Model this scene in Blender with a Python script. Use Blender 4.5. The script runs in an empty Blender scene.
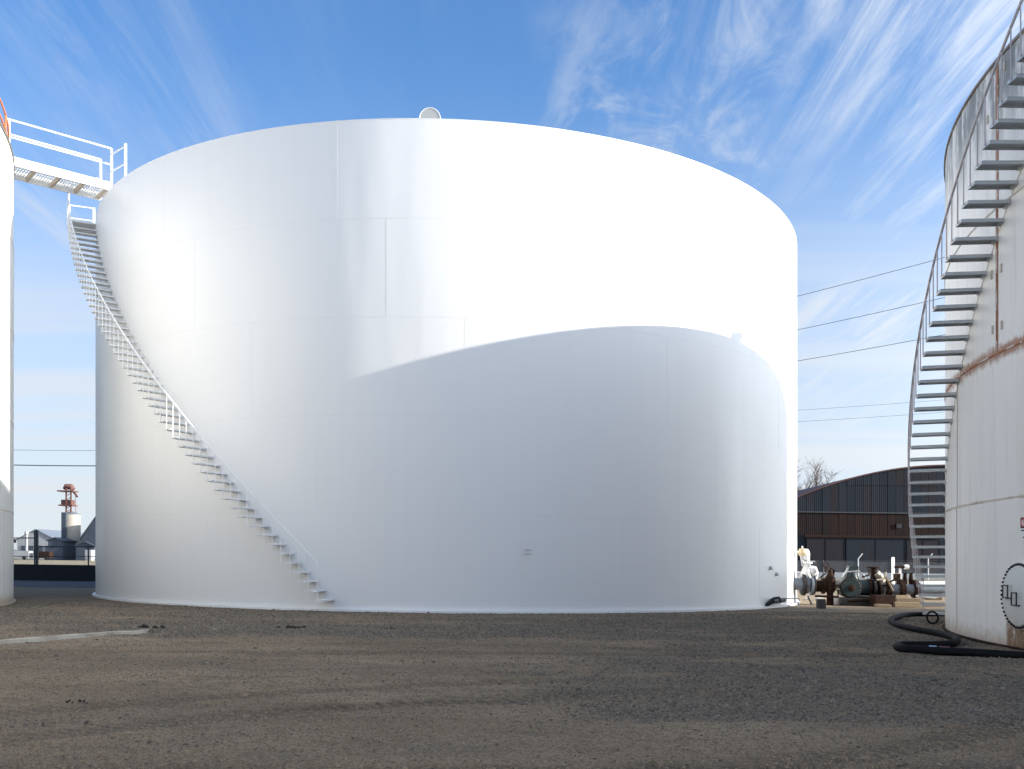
import bpy, math, random
import numpy as np
from mathutils import Vector, Matrix
rnd = random.Random(7)
rng = np.random.default_rng(7)
S = bpy.context.scene
C = S.collection
PI = math.pi
# ------------------------------------------------------------ camera, world, sun, exposure
F, CX, YH, EYE, SL = 934.96, 512.0, 560.56, 1.3176, 0.01308   # focal (px), horizon row, eye height, fall of the site to the right
cam = bpy.data.objects.new('camera', bpy.data.cameras.new('camera')); C.objects.link(cam)
cam.location = (0, 0, EYE); cam.rotation_euler = (PI/2, 0, 0)
cam.data.sensor_width = 36; cam.data.lens = F/1024*36
cam.data.shift_y = (YH-384.5)/1024
cam.data.clip_start = 0.1; cam.data.clip_end = 9000
S.camera = cam
SUN_AZ, SUN_EL = math.radians(-10.0), math.radians(15.81)     # direction TO the sun, azimuth measured from +X
sd = Vector((math.cos(SUN_AZ)*math.cos(SUN_EL), math.sin(SUN_AZ)*math.cos(SUN_EL), math.sin(SUN_EL)))
sl = bpy.data.lights.new('sun', 'SUN'); sl.energy = 2.0; sl.angle = math.radians(0.5); sl.color = (1, .95, .87)
sun = bpy.data.objects.new('sun', sl); C.objects.link(sun)
sun.rotation_euler = sd.to_track_quat('Z', 'Y').to_euler(); sun.location = (60, -6, 40)
S.view_settings.view_transform = 'Standard'; S.view_settings.look = 'None'
S.view_settings.exposure = 2.14; S.view_settings.gamma = 1; S.view_settings.use_curve_mapping = False
w = bpy.data.worlds.new('World'); S.world = w; w.use_nodes = True
def world():
    nt = w.node_tree; N = nt.nodes; L = nt.links; N.clear()
    out = N.new('ShaderNodeOutputWorld'); bg = N.new('ShaderNodeBackground'); L.new(bg.outputs[0], out.inputs[0])
    bg.inputs[1].default_value = 0.15
    sky = N.new('ShaderNodeTexSky'); sky.sky_type = 'NISHITA'; sky.sun_disc = False
    sky.sun_elevation = SUN_EL; sky.sun_rotation = PI/2 - SUN_AZ
    sky.air_density = 1.0; sky.dust_density = 0.6; sky.ozone_density = 2.2; sky.altitude = 100
    tc = N.new('ShaderNodeTexCoord'); sep = N.new('ShaderNodeSeparateXYZ'); L.new(tc.outputs['Generated'], sep.inputs[0])
    def M(op, a, b=None, clamp=False):
        n = N.new('ShaderNodeMath'); n.operation = op; n.use_clamp = clamp
        for i, v in enumerate((a, b)):
            if v is None: continue
            if isinstance(v, (int, float)): n.inputs[i].default_value = v
            else: L.new(v, n.inputs[i])
        return n.outputs[0]
    def ramp(v, a, b, o0=0, o1=1):
        n = N.new('ShaderNodeMapRange'); n.interpolation_type = 'SMOOTHSTEP'
        L.new(v, n.inputs[0]); n.inputs[1].default_value = a; n.inputs[2].default_value = b
        n.inputs[3].default_value = o0; n.inputs[4].default_value = o1; return n.outputs[0]
    zc = M('ADD', M('MAXIMUM', sep.outputs[2], 0.0), 0.045)
    u = M('DIVIDE', sep.outputs[0], zc); v = M('DIVIDE', sep.outputs[1], zc)
    comb = N.new('ShaderNodeCombineXYZ'); L.new(u, comb.inputs[0]); L.new(v, comb.inputs[1])
    def noise(scale, rot, sc, detail, rough, dist=0.0, off=(0, 0, 0)):
        mp = N.new('ShaderNodeMapping'); mp.inputs['Rotation'].default_value[2] = math.radians(rot)
        mp.inputs['Scale'].default_value = sc; mp.inputs['Location'].default_value = off
        L.new(comb.outputs[0], mp.inputs[0])
        n = N.new('ShaderNodeTexNoise'); n.inputs['Scale'].default_value = scale; n.inputs['Detail'].default_value = detail
        n.inputs['Roughness'].default_value = rough; n.inputs['Distortion'].default_value = dist
        L.new(mp.outputs[0], n.inputs[0]); return n.outputs[0]
    streak = noise(8.0, -14, (1, .085, 1), 10, .70, .45)       # long cirrus fibres running away from the camera
    patch = noise(1.1, -30, (1, .5, 1), 4, .55, .3, (3.1, .4, 0))
    mott = noise(7.0, 20, (1, .45, 1), 7, .62, .8, (1, 5, 0))
    mpatch = noise(1.6, 0, (1, .6, 1), 3, .5, 0, (.9, 2.2, 0))
    side = M('MAXIMUM', ramp(u, .10, .75, .05, 1.0), ramp(u, -.35, -.8, .0, .6))                       # the cirrus bank lies on the east side
    m1 = M('MULTIPLY', ramp(streak, .36, .74), M('MULTIPLY', ramp(patch, .34, .60), side))
    spot = M('MULTIPLY', M('MULTIPLY', ramp(u, .0, .16), ramp(u, .70, .42)), ramp(v, 3.4, 2.3))
    m2 = M('MULTIPLY', M('MULTIPLY', ramp(mott, .42, .72), ramp(mpatch, .30, .52)), spot)
    low = noise(1.0, 8, (.12, .9, 1), 6, .6, .2, (0, 1.3, 0))  # flat veils near the horizon
    m3 = M('MULTIPLY', ramp(low, .38, .66), ramp(sep.outputs[2], .44, .10))
    veil = ramp(sep.outputs[2], .50, .0, .05, .92)
    m = M('ADD', M('MULTIPLY', m1, .95), M('MULTIPLY', m2, .50), True)
    m = M('MAXIMUM', m, M('MULTIPLY', m3, .9)); m = M('ADD', m, M('MULTIPLY', veil, M('SUBTRACT', 1.0, m)), True)
    # glow added as fill light: cirrus veil made denser and brighter towards the sun
    dt = N.new('ShaderNodeVectorMath'); dt.operation = 'DOT_PRODUCT'; L.new(tc.outputs['Generated'], dt.inputs[0]); dt.inputs[1].default_value = sd
    g = M('MAXIMUM', dt.outputs['Value'], 0.0); g2 = M('POWER', g, 2.2); g6 = M('POWER', g, 6.0)
    m = M('MAXIMUM', m, M('MULTIPLY', g2, .75))
    cl = N.new('ShaderNodeVectorMath'); cl.operation = 'SCALE'; cl.inputs[0].default_value = CLOUD[:3]
    L.new(M('ADD', M('ADD', 1.0, M('MULTIPLY', g2, 2.8)), M('MULTIPLY', g6, 4.0)), cl.inputs['Scale'])
    mix = N.new('ShaderNodeMix'); mix.data_type = 'RGBA'
    tint = N.new('ShaderNodeMix'); tint.data_type = 'RGBA'; tint.blend_type = 'MULTIPLY'; tint.inputs[0].default_value = 1
    L.new(sky.outputs[0], tint.inputs['A']); tint.inputs['B'].default_value = (SKYMUL[0], SKYMUL[1], SKYMUL[2], 1)
    L.new(m, mix.inputs['Factor']); L.new(tint.outputs['Result'], mix.inputs['A']); L.new(cl.outputs[0], mix.inputs['B'])
    L.new(mix.outputs['Result'], bg.inputs[0])
SKYMUL = (.161, .300, .424); CLOUD = (1.16, 1.235, 1.33, 1)
world()

# ------------------------------------------------------------ helpers
def onc(px, a, b, R):                                         # near point of a vertical cylinder under an image column
    t = (px-CX)/F; A = 1+t*t; B = -2*(a*t+b); c = a*a+b*b-R*R
    Z = (-B-math.sqrt(max(B*B-4*A*c, 0)))/(2*A); return t*Z, Z
def P(px, py, Y):                                             # site coordinates (before the fall of the site)
    return Vector(((px-CX)/F*Y, Y, EYE+(YH+SL*(px-CX)-py)*Y/F))
def GY(px, py): return F*EYE/(py-YH-SL*(px-CX))               # distance of a ground point
def GP(px, py, z=0.0):
    Y = GY(px, py); return Vector(((px-CX)/F*Y, Y, z))
def tag(o, label=None, cat=None, group=None, kind=None):
    for k, v in (('label', label), ('category', cat), ('group', group), ('kind', kind)):
        if v: o[k] = v
    return o
def thing(name, loc, label, cat, group=None):
    o = bpy.data.objects.new(name, None); C.objects.link(o); o.empty_display_size = .3
    o.location = (loc[0], loc[1], loc[2]-SL*loc[0]); return tag(o, label, cat, group)
class MB:
    def __init__(s): s.v = []; s.f = []; s.uv = None
    def box(s, c, d, rz=0.0, M=None):
        n = len(s.v); cx, cy, cz = c; hx, hy, hz = d[0]/2, d[1]/2, d[2]/2
        cr, sr = math.cos(rz), math.sin(rz)
        for k in (-1, 1):
            for (i, j) in ((-1, -1), (1, -1), (1, 1), (-1, 1)):
                x, y = i*hx, j*hy
                s.v.append(Vector((cx+x*cr-y*sr, cy+x*sr+y*cr, cz+k*hz)))
        s.f += [tuple(n+q for q in t) for t in ((0,3,2,1),(4,5,6,7),(0,1,5,4),(1,2,6,5),(2,3,7,6),(3,0,4,7))]; return s
    def bar(s, p, q, w_, h_, up=Vector((0, 0, 1))):
        p, q = Vector(p), Vector(q); d = (q-p).normalized()
        if abs(d.dot(up)) > .98: up = Vector((1, 0, 0))
        a = d.cross(up).normalized()*w_/2; b = a.cross(d).normalized()*h_/2; n = len(s.v)
        for e in (p, q): s.v += [e-a-b, e+a-b, e+a+b, e-a+b]
        s.f += [tuple(n+i for i in t) for t in ((0,1,2,3),(7,6,5,4),(0,4,5,1),(1,5,6,2),(2,6,7,3),(3,7,4,0))]; return s
    def tube(s, pts, r, n=8, cap=True):
        pts = [Vector(p) for p in pts]; rs = r if isinstance(r, (list, tuple)) else [r]*len(pts)
        up = Vector((0, 0, 1)); base = len(s.v)
        for i, p in enumerate(pts):
            d = (pts[min(i+1, len(pts)-1)]-pts[max(i-1, 0)]).normalized()
            if i == 0: a = d.cross(up if abs(d.z) < .95 else Vector((1, 0, 0))).normalized()
            else: a = (a-d*a.dot(d)).normalized()
            b = d.cross(a)
            for k in range(n):
                t = 2*PI*k/n; s.v.append(p+(a*math.cos(t)+b*math.sin(t))*rs[i])
        for i in range(len(pts)-1):
            for k in range(n):
                q = base+i*n; s.f.append((q+k, q+(k+1) % n, q+n+(k+1) % n, q+n+k))
        if cap:
            s.f.append(tuple(base+k for k in range(n))[::-1]); q = base+(len(pts)-1)*n; s.f.append(tuple(q+k for k in range(n)))
        return s
    def lathe(s, prof, o, axis=(0, 0, 1), n=24):               # prof: (radius, distance along axis)
        ax = Vector(axis).normalized(); a = ax.orthogonal().normalized(); b = ax.cross(a); base = len(s.v); o = Vector(o)
        for r, h in prof:
            for k in range(n):
                t = 2*PI*k/n; s.v.append(o+ax*h+(a*math.cos(t)+b*math.sin(t))*r)
        for i in range(len(prof)-1):
            for k in range(n):
                q = base+i*n; s.f.append((q+k, q+(k+1) % n, q+n+(k+1) % n, q+n+k))
        s.f.append(tuple(base+k for k in range(n))[::-1]); q = base+(len(prof)-1)*n; s.f.append(tuple(q+k for k in range(n)))
        return s
    def torus(s, c, axis, R, r, n=20, m=6):
        ax = Vector(axis).normalized(); a = ax.orthogonal().normalized(); b = ax.cross(a); c = Vector(c); base = len(s.v)
        for i in range(n):
            t = 2*PI*i/n; d = a*math.cos(t)+b*math.sin(t)
            for j in range(m):
                u = 2*PI*j/m; s.v.append(c+d*(R+r*math.cos(u))+ax*r*math.sin(u))
        for i in range(n):
            for j in range(m):
                s.f.append((base+i*m+j, base+i*m+(j+1) % m, base+((i+1) % n)*m+(j+1) % m, base+((i+1) % n)*m+j))
        return s
    def ring(s, cx, cy, r0, r1, z0, z1, a0=0, a1=2*PI, n=96):
        """box-section ring or arc; r1 may equal r0 for a plain skin"""
        base = len(s.v); full = abs(a1-a0-2*PI) < 1e-6
        for i in range(n if full else n+1):
            t = a0+(a1-a0)*i/n; c, si = math.cos(t), math.sin(t)
            s.v += [Vector((cx+r0*c, cy+r0*si, z0)), Vector((cx+r1*c, cy+r1*si, z0)), Vector((cx+r1*c, cy+r1*si, z1)), Vector((cx+r0*c, cy+r0*si, z1))]
        m = n if full else n+1
        for i in range(n):
            p = base+4*i; q = base+4*((i+1) % m)
            for j in range(4): s.f.append((p+j, q+j, q+(j+1) % 4, p+(j+1) % 4))
        if not full: s.f += [(base, base+1, base+2, base+3), (base+4*n+3, base+4*n+2, base+4*n+1, base+4*n)]
        return s
    def mesh(s, name, mat, smooth=False, org=(0, 0, 0), slope=True, angle=35):
        me = bpy.data.meshes.new(name); org = Vector(org)
        if slope: vs = [(p.x-org.x, p.y-org.y, p.z-SL*p.x-org.z) for p in s.v]
        else: vs = [tuple(p-org) for p in s.v]
        me.from_pydata(vs, [], s.f); me.materials.append(mat)
        if s.uv:
            ul = me.uv_layers.new(name='UVMap')
            for lp in me.loops: ul.data[lp.index].uv = s.uv[lp.vertex_index]
        if smooth:
            me.shade_smooth() if hasattr(me, 'shade_smooth') else None
            if angle < 180:
                try: me.set_sharp_from_angle(angle=math.radians(angle))
                except Exception: pass
        me.update(); return me
    def build(s, name, mat, parent=None, smooth=False, angle=35):
        if parent is not None: org = world_loc(parent)
        else:
            xs = [p.x for p in s.v]; ys = [p.y for p in s.v]; z = min(p.z for p in s.v)
            mx, my = (min(xs)+max(xs))/2, (min(ys)+max(ys))/2; org = Vector((mx, my, z-SL*mx))
        o = bpy.data.objects.new(name, s.mesh(name, mat, smooth, org, True, angle)); C.objects.link(o)
        if parent is not None: o.parent = parent
        else: o.location = org
        return o
def world_loc(o):
    v = Vector(o.location)
    while o.parent is not None: o = o.parent; v += Vector(o.location)
    return v
def place(name, me, parent, loc, rz=0.0):                     # shared-mesh copy at a site position
    o = bpy.data.objects.new(name, me); C.objects.link(o); o.parent = parent
    l = Vector((loc[0], loc[1], loc[2]-SL*loc[0])); o.location = l-world_loc(parent) if parent else l
    o.rotation_euler = (0, 0, rz); return o

# ------------------------------------------------------------ materials
class NT:
    def __init__(s, name, rough=.5, metal=0.0, spec=.5):
        s.m = bpy.data.materials.new(name); s.m.use_nodes = True; s.N = s.m.node_tree.nodes; s.L = s.m.node_tree.links
        s.b = s.N['Principled BSDF']; s.b.inputs['Roughness'].default_value = rough; s.b.inputs['Metallic'].default_value = metal
        s.b.inputs['Specular IOR Level'].default_value = spec
        s.tc = s.N.new('ShaderNodeTexCoord')
        s.geo = s.N.new('ShaderNodeNewGeometry')
    def sock(s, v, i):
        if isinstance(v, (int, float)): i.default_value = v
        elif isinstance(v, (tuple, list)): i.default_value = tuple(v) if len(v) != 3 or i.type == 'VECTOR' else (*v, 1)
        else: s.L.new(v, i)
    def math(s, op, a, b=0.0, clamp=False):
        n = s.N.new('ShaderNodeMath'); n.operation = op; n.use_clamp = clamp; s.sock(a, n.inputs[0]); s.sock(b, n.inputs[1]); return n.outputs[0]
    def noise(s, scale, detail=4, rough=.55, sc=(1, 1, 1), co='world', dist=0.0, off=(0, 0, 0)):
        mp = s.N.new('ShaderNodeMapping'); mp.inputs['Scale'].default_value = sc; mp.inputs['Location'].default_value = off
        src = s.geo.outputs['Position'] if co == 'world' else s.tc.outputs['UV' if co == 'uv' else 'Object']
        s.L.new(src, mp.inputs[0]); n = s.N.new('ShaderNodeTexNoise'); s.L.new(mp.outputs[0], n.inputs[0])
        n.inputs['Scale'].default_value = scale; n.inputs['Detail'].default_value = detail; n.inputs['Roughness'].default_value = rough
        n.inputs['Distortion'].default_value = dist; return n.outputs[0]
    def ramp(s, v, a, b, o0=0.0, o1=1.0):
        n = s.N.new('ShaderNodeMapRange'); n.interpolation_type = 'SMOOTHSTEP'; s.sock(v, n.inputs[0])
        for i, q in enumerate((a, b, o0, o1)): n.inputs[i+1].default_value = q
        return n.outputs[0]
    def mix(s, f, a, b):
        n = s.N.new('ShaderNodeMix'); n.data_type = 'RGBA'; s.sock(f, n.inputs['Factor']); s.sock(a, n.inputs['A']); s.sock(b, n.inputs['B']); return n.outputs['Result']
    def col(s, v): s.sock(v, s.b.inputs['Base Color']); return s
    def rough(s, v): s.sock(v, s.b.inputs['Roughness']); return s
    def bump(s, h, dist=.01, strength=1.0):
        n = s.N.new('ShaderNodeBump'); n.inputs['Distance'].default_value = dist; n.inputs['Strength'].default_value = strength
        s.L.new(h, n.inputs['Height']); s.L.new(n.outputs[0], s.b.inputs['Normal']); return s
def simple(name, c, rough=.5, metal=0.0, var=.12, scale=6.0, dirt=None, dm=(.5, .75), bump=.0, spec=.5):
    t = NT(name, rough, metal, spec); n = t.noise(scale, 5)
    base = t.mix(n, [q*(1-var) for q in c], [min(1, q*(1+var)) for q in c])
    if dirt: base = t.mix(t.ramp(t.noise(scale*.7, 7, .65, off=(4, 2, 1)), *dm), base, dirt)
    t.col(base)
    if bump: t.bump(t.noise(scale*6, 3), bump)
    return t.m
def tank_white():
    t = NT('white_gloss_tank_paint', .34)
    wav = t.noise(1.0, 2, .5, (.55, .10, 1), 'uv')                     # tall shallow ripples of the rolled plates
    wav2 = t.noise(1.0, 2, .5, (2.6, .16, 1), 'uv')
    st = t.noise(1.0, 5, .6, (3.2, .12, 1), 'uv')
    t.col(t.mix(t.ramp(st, .45, .8), (.80, .795, .78), (.785, .78, .762)))
    t.rough(t.ramp(t.noise(1.0, 4, .6, (.8, .3, 1), 'uv'), .3, .7, .36, .46))
    h = t.math('ADD', wav, t.math('MULTIPLY', wav2, .02)); t.bump(h, .05); return t.m
def tank_old(name, base, rust_h, rust_v, man=None, dark_top=1.0, gr=.3):
    """weathered white paint; UV = (arc length, height)"""
    t = NT(name, .48)
    sep = t.N.new('ShaderNodeSeparateXYZ'); t.L.new(t.tc.outputs['UV'], sep.inputs[0]); U, V = sep.outputs[0], sep.outputs[1]
    c = t.mix(t.noise(1.0, 6, .6, (1.3, .5, 1), 'uv'), [q*.93 for q in base], [min(.85, q*1.05) for q in base])
    streak = t.noise(1.0, 6, .65, (4.5, .22, 1), 'uv')
    c = t.mix(t.math('MULTIPLY', t.ramp(streak, .5, .78), .38), c, (.43, .42, .38))
    yell = t.noise(1.0, 5, .6, (2.3, .13, 1), 'uv', off=(7, 1, 0))
    c = t.mix(t.math('MULTIPLY', t.ramp(yell, .52, .75), .30), c, (.58, .47, .33))
    # black algae running down from the rim
    top = t.math('MULTIPLY', t.ramp(V, 7.9, 9.5), dark_top)
    run = t.noise(1.0, 8, .72, (2.6, .6, 1), 'uv', off=(1, 3, 0))
    c = t.mix(t.math('MULTIPLY', t.math('MULTIPLY', t.ramp(run, .36, .56), top), .9), c, (.13, .14, .13))
    rn = t.noise(1.0, 6, .7, (5, 5, 1), 'uv'); rn2 = t.noise(1.0, 6, .7, (14, 14, 1), 'uv')
    RUST = t.mix(rn2, (.42, .16, .055), (.17, .07, .04))
    for z, wd, amt in rust_h:
        dd = t.math('ABSOLUTE', t.math('SUBTRACT', V, z))
        band = t.ramp(t.math('ADD', dd, t.math('MULTIPLY', t.math('SUBTRACT', rn, .5), wd*1.6)), wd, wd*.25)
        pat = t.ramp(t.noise(1.0, 4, .6, (1.1, 1, 1), 'uv', off=(z, 0, 0)), .62-amt*.4, .68-amt*.3)
        c = t.mix(t.math('MULTIPLY', t.math('MULTIPLY', band, pat), .9), c, RUST)
        below = t.math('MULTIPLY', t.ramp(V, z-.9, z), t.ramp(V, z+.02, z))
        dr = t.ramp(t.noise(1.0, 4, .6, (9, .4, 1), 'uv', off=(2, z, 0)), .55, .75)
        c = t.mix(t.math('MULTIPLY', t.math('MULTIPLY', below, dr), .35*amt), c, (.45, .28, .15))
    for u, z0, z1, wd, amt in rust_v:
        dd = t.math('ABSOLUTE', t.math('SUBTRACT', U, u))
        band = t.ramp(t.math('ADD', dd, t.math('MULTIPLY', t.math('SUBTRACT', rn2, .5), wd)), wd, wd*.4)
        span = t.math('MULTIPLY', t.ramp(V, z0-.01, z0+.02), t.ramp(V, z1+.02, z1))
        pat = t.ramp(t.noise(1.0, 4, .6, (1, 1.1, 1), 'uv', off=(u, 0, 0)), .60-amt*.4, .68-amt*.3)
        c = t.mix(t.math('MULTIPLY', t.math('MULTIPLY', band, t.math('MULTIPLY', span, pat)), amt), c, RUST)
    # ground splash
    c = t.mix(t.math('MULTIPLY', t.ramp(t.math('ADD', V, t.math('MULTIPLY', rn, .5)), .62, .22), gr+.35), c, (.36, .24, .14))
    if man:
        u0, z0, r = man
        du = t.math('ABSOLUTE', t.math('SUBTRACT', U, u0))
        ins = t.math('MULTIPLY', t.ramp(t.math('ADD', du, t.math('MULTIPLY', rn, .10)), r+.08, r-.02), t.ramp(V, z0, z0-.25))
        c = t.mix(t.math('MULTIPLY', t.math('MULTIPLY', ins, t.ramp(t.noise(1.0, 7, .7, (4, 1.3, 1), 'uv', off=(3, 3, 3)), .30, .46)), .95), c,
                  t.mix(rn2, (.30, .17, .08), (.10, .055, .03)))
    t.col(c); t.rough(.5); t.bump(t.math('ADD', rn2, t.math('MULTIPLY', t.noise(1.0, 3, .5, (.5, .12, 1), 'uv'), 18)), .003); return t.m
M_white = simple('white_paint', (.80, .80, .79), .4, var=.03)
M_offwhite = simple('worn_white_paint', (.72, .71, .68), .5, var=.06, dirt=(.42, .33, .22), dm=(.62, .8))
M_dirtywhite = simple('dirty_white_steel', (.52, .47, .38), .6, var=.2, dirt=(.28, .16, .08), dm=(.5, .7))
M_rustbeam = simple('rust_stained_beam', (.50, .42, .32), .7, var=.25, scale=9)
M_galv = simple('galvanised_steel', (.52, .54, .55), .42, .35, var=.1, scale=9, dirt=(.36, .33, .30), dm=(.6, .8))
M_rail = simple('mauve_weathered_rail', (.52, .47, .47), .45, .2, var=.12, scale=12, dirt=(.36, .18, .12), dm=(.58, .75))
M_orange = simple('orange_rusted_rail', (.62, .17, .06), .6, var=.2, scale=14)
M_rust = simple('rust_iron', (.034, .017, .012), .85, 0, var=.5, scale=12, dirt=(.014, .010, .009), bump=.004, spec=.15)
M_blackpipe = simple('black_pipe_paint', (.022, .022, .025), .4, var=.3, scale=10, dirt=(.07, .035, .025), dm=(.55, .7))
M_teal = simple('teal_pump_paint', (.010, .030, .034), .5, var=.2, scale=12, dirt=(.07, .04, .03), dm=(.58, .72))
M_blue = simple('blue_grey_pipe_paint', (.20, .235, .28), .4, var=.15, scale=10, dirt=(.09, .06, .05), dm=(.55, .7))
M_concrete = simple('concrete', (.34, .33, .30), .85, var=.2, scale=5, dirt=(.2, .18, .15), bump=.01)
M_darkconc2 = simple('damp_grey_concrete', (.07, .07, .07), .9, var=.2, scale=6, bump=.01)
M_darkconc = simple('stained_dark_concrete', (.018, .018, .022), .9, var=.25, scale=1.5, bump=.01)
M_timber = simple('weathered_timber', (.27, .205, .13), .8, var=.25, scale=14, dirt=(.25, .19, .13), bump=.004)
M_hose = simple('black_rubber_hose', (.009, .009, .010), .7, var=.3, scale=20, dirt=(.02, .018, .016), dm=(.6, .8), spec=.10)
M_post = simple('dark_fence_steel', (.05, .055, .06), .6, .3, var=.2)
M_cable = simple('dark_cable', (.05, .055, .065), .6)
M_bark = simple('grey_bark', (.16, .12, .10), .9, var=.25, scale=3)
M_pole = simple('wood_pole', (.16, .12, .09), .9, var=.2, scale=4)
M_black = simple('black_paint', (.012, .012, .012), .5)
M_red = simple('red_paint', (.6, .03, .05), .5)
M_band = simple('light_blue_tape', (.35, .55, .75), .5)
M_oxide = simple('red_oxide_steel', (.13, .055, .045), .65, var=.25, scale=1.2, dirt=(.2, .09, .06))
M_silo = simple('pale_silo_steel', (.36, .33, .28), .6, var=.15, scale=.8)
M_silod = simple('blue_grey_barn_metal', (.055, .07, .095), .6, .1, var=.25, scale=.5)
M_barnw = simple('white_barn_boards', (.34, .35, .36), .7, var=.15, scale=.6)
M_barnr = simple('grey_tin_roof', (.20, .22, .25), .5, .2, var=.12, scale=.4)

# ------------------------------------------------------------ ground
def vnoise(x, y, seed=0):
    """smooth value noise on numpy arrays"""
    xi = np.floor(x).astype(np.int64); yi = np.floor(y).astype(np.int64); fx = x-xi; fy = y-yi
    fx = fx*fx*(3-2*fx); fy = fy*fy*(3-2*fy)
    def h(i, j):
        n = (i*374761393+j*668265263+seed*1442695041) & 0x7fffffff
        n = (n ^ (n >> 13))*1274126177 & 0x7fffffff
        return ((n ^ (n >> 16)) & 0xffff)/65535.0
    return (h(xi, yi)*(1-fx)+h(xi+1, yi)*fx)*(1-fy)+(h(xi, yi+1)*(1-fx)+h(xi+1, yi+1)*fx)*fy
def fbm(x, y, o=4, seed=0):
    a = 0; amp = .5; tot = 0
    for k in range(o): a = a+amp*vnoise(x*2**k, y*2**k, seed+k*7); tot += amp; amp *= .55
    return a/tot
def sm(v, a, b): t = np.clip((v-a)/(b-a), 0, 1); return t*t*(3-2*t)
def gravel_mask(x, y):
    n = fbm(x*.55, y*1.1, 4, 3); n2 = fbm(x*1.7, y*2.6, 3, 11)
    far = sm(y, 13.2, 16.5)                                     # gravel apron near the tanks
    strip = sm(y, 7.4, 8.3)*(1-sm(y, 10.2, 12.8))*sm(x, -.8+(y-9)*.3, 1.6+(y-9)*.3)
    mid = .55*sm(x, -1, 3)*sm(y, 9, 11)
    g = np.maximum(np.maximum(far*.62, strip*.85), mid)
    return np.clip(sm(g*.60+n*.75+n2*.25, .62, 1.02), 0, 1)
def track(x, y):
    """shallow tyre ruts: (depression, tread cleats)"""
    d = np.zeros_like(x); c = np.zeros_like(x); ph = np.zeros_like(x)
    for (x0, y0, x1, y1, bend, wd) in ((-4.2, 6.2, 2.4, 9.9, .5, .24), (-4.6, 7.3, 1.0, 10.6, .4, .24), (-5.5, 5.6, 5.5, 6.3, -.25, .28),
                                       (-2.2, 8.1, .7, 9.0, .15, .2), (-9, 12.2, 6, 13.6, .4, .3), (1.2, 14.5, 8.6, 13.8, -.3, .3), (-1, 5.2, 5, 8.5, -.5, .25)):
        L = math.hypot(x1-x0, y1-y0); ux, uy = (x1-x0)/L, (y1-y0)/L
        s_ = (x-x0)*ux+(y-y0)*uy; t_ = -(x-x0)*uy+(y-y0)*ux - bend*np.sin(np.clip(s_/L, 0, 1)*PI)
        inn = sm(s_, 0, .8)*(1-sm(s_, L-.8, L)); b = np.exp(-(t_/wd)**4)*inn
        edge = np.exp(-((np.abs(t_)-wd*1.15)/.06)**2)*inn
        d += -.018*b+.012*edge; ph = np.where(b > .02, s_+np.abs(t_)*.9, ph)
    return d, ph
def relief(x, y):
    r = (fbm(x*.35, y*.35, 3, 5)-.5)*.07+(fbm(x*2.2, y*2.2, 4, 9)-.5)*.035+(fbm(x*9, y*9, 3, 21)-.5)*.014
    d, c = track(x, y); near = 1-sm(y, 15, 21); fade = 1-sm(np.abs(x), 14, 20)
    return (r*(.35+.65*near)+d)*fade*sm(y, -6, 2)*(1-sm(y, 24, 30))
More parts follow.
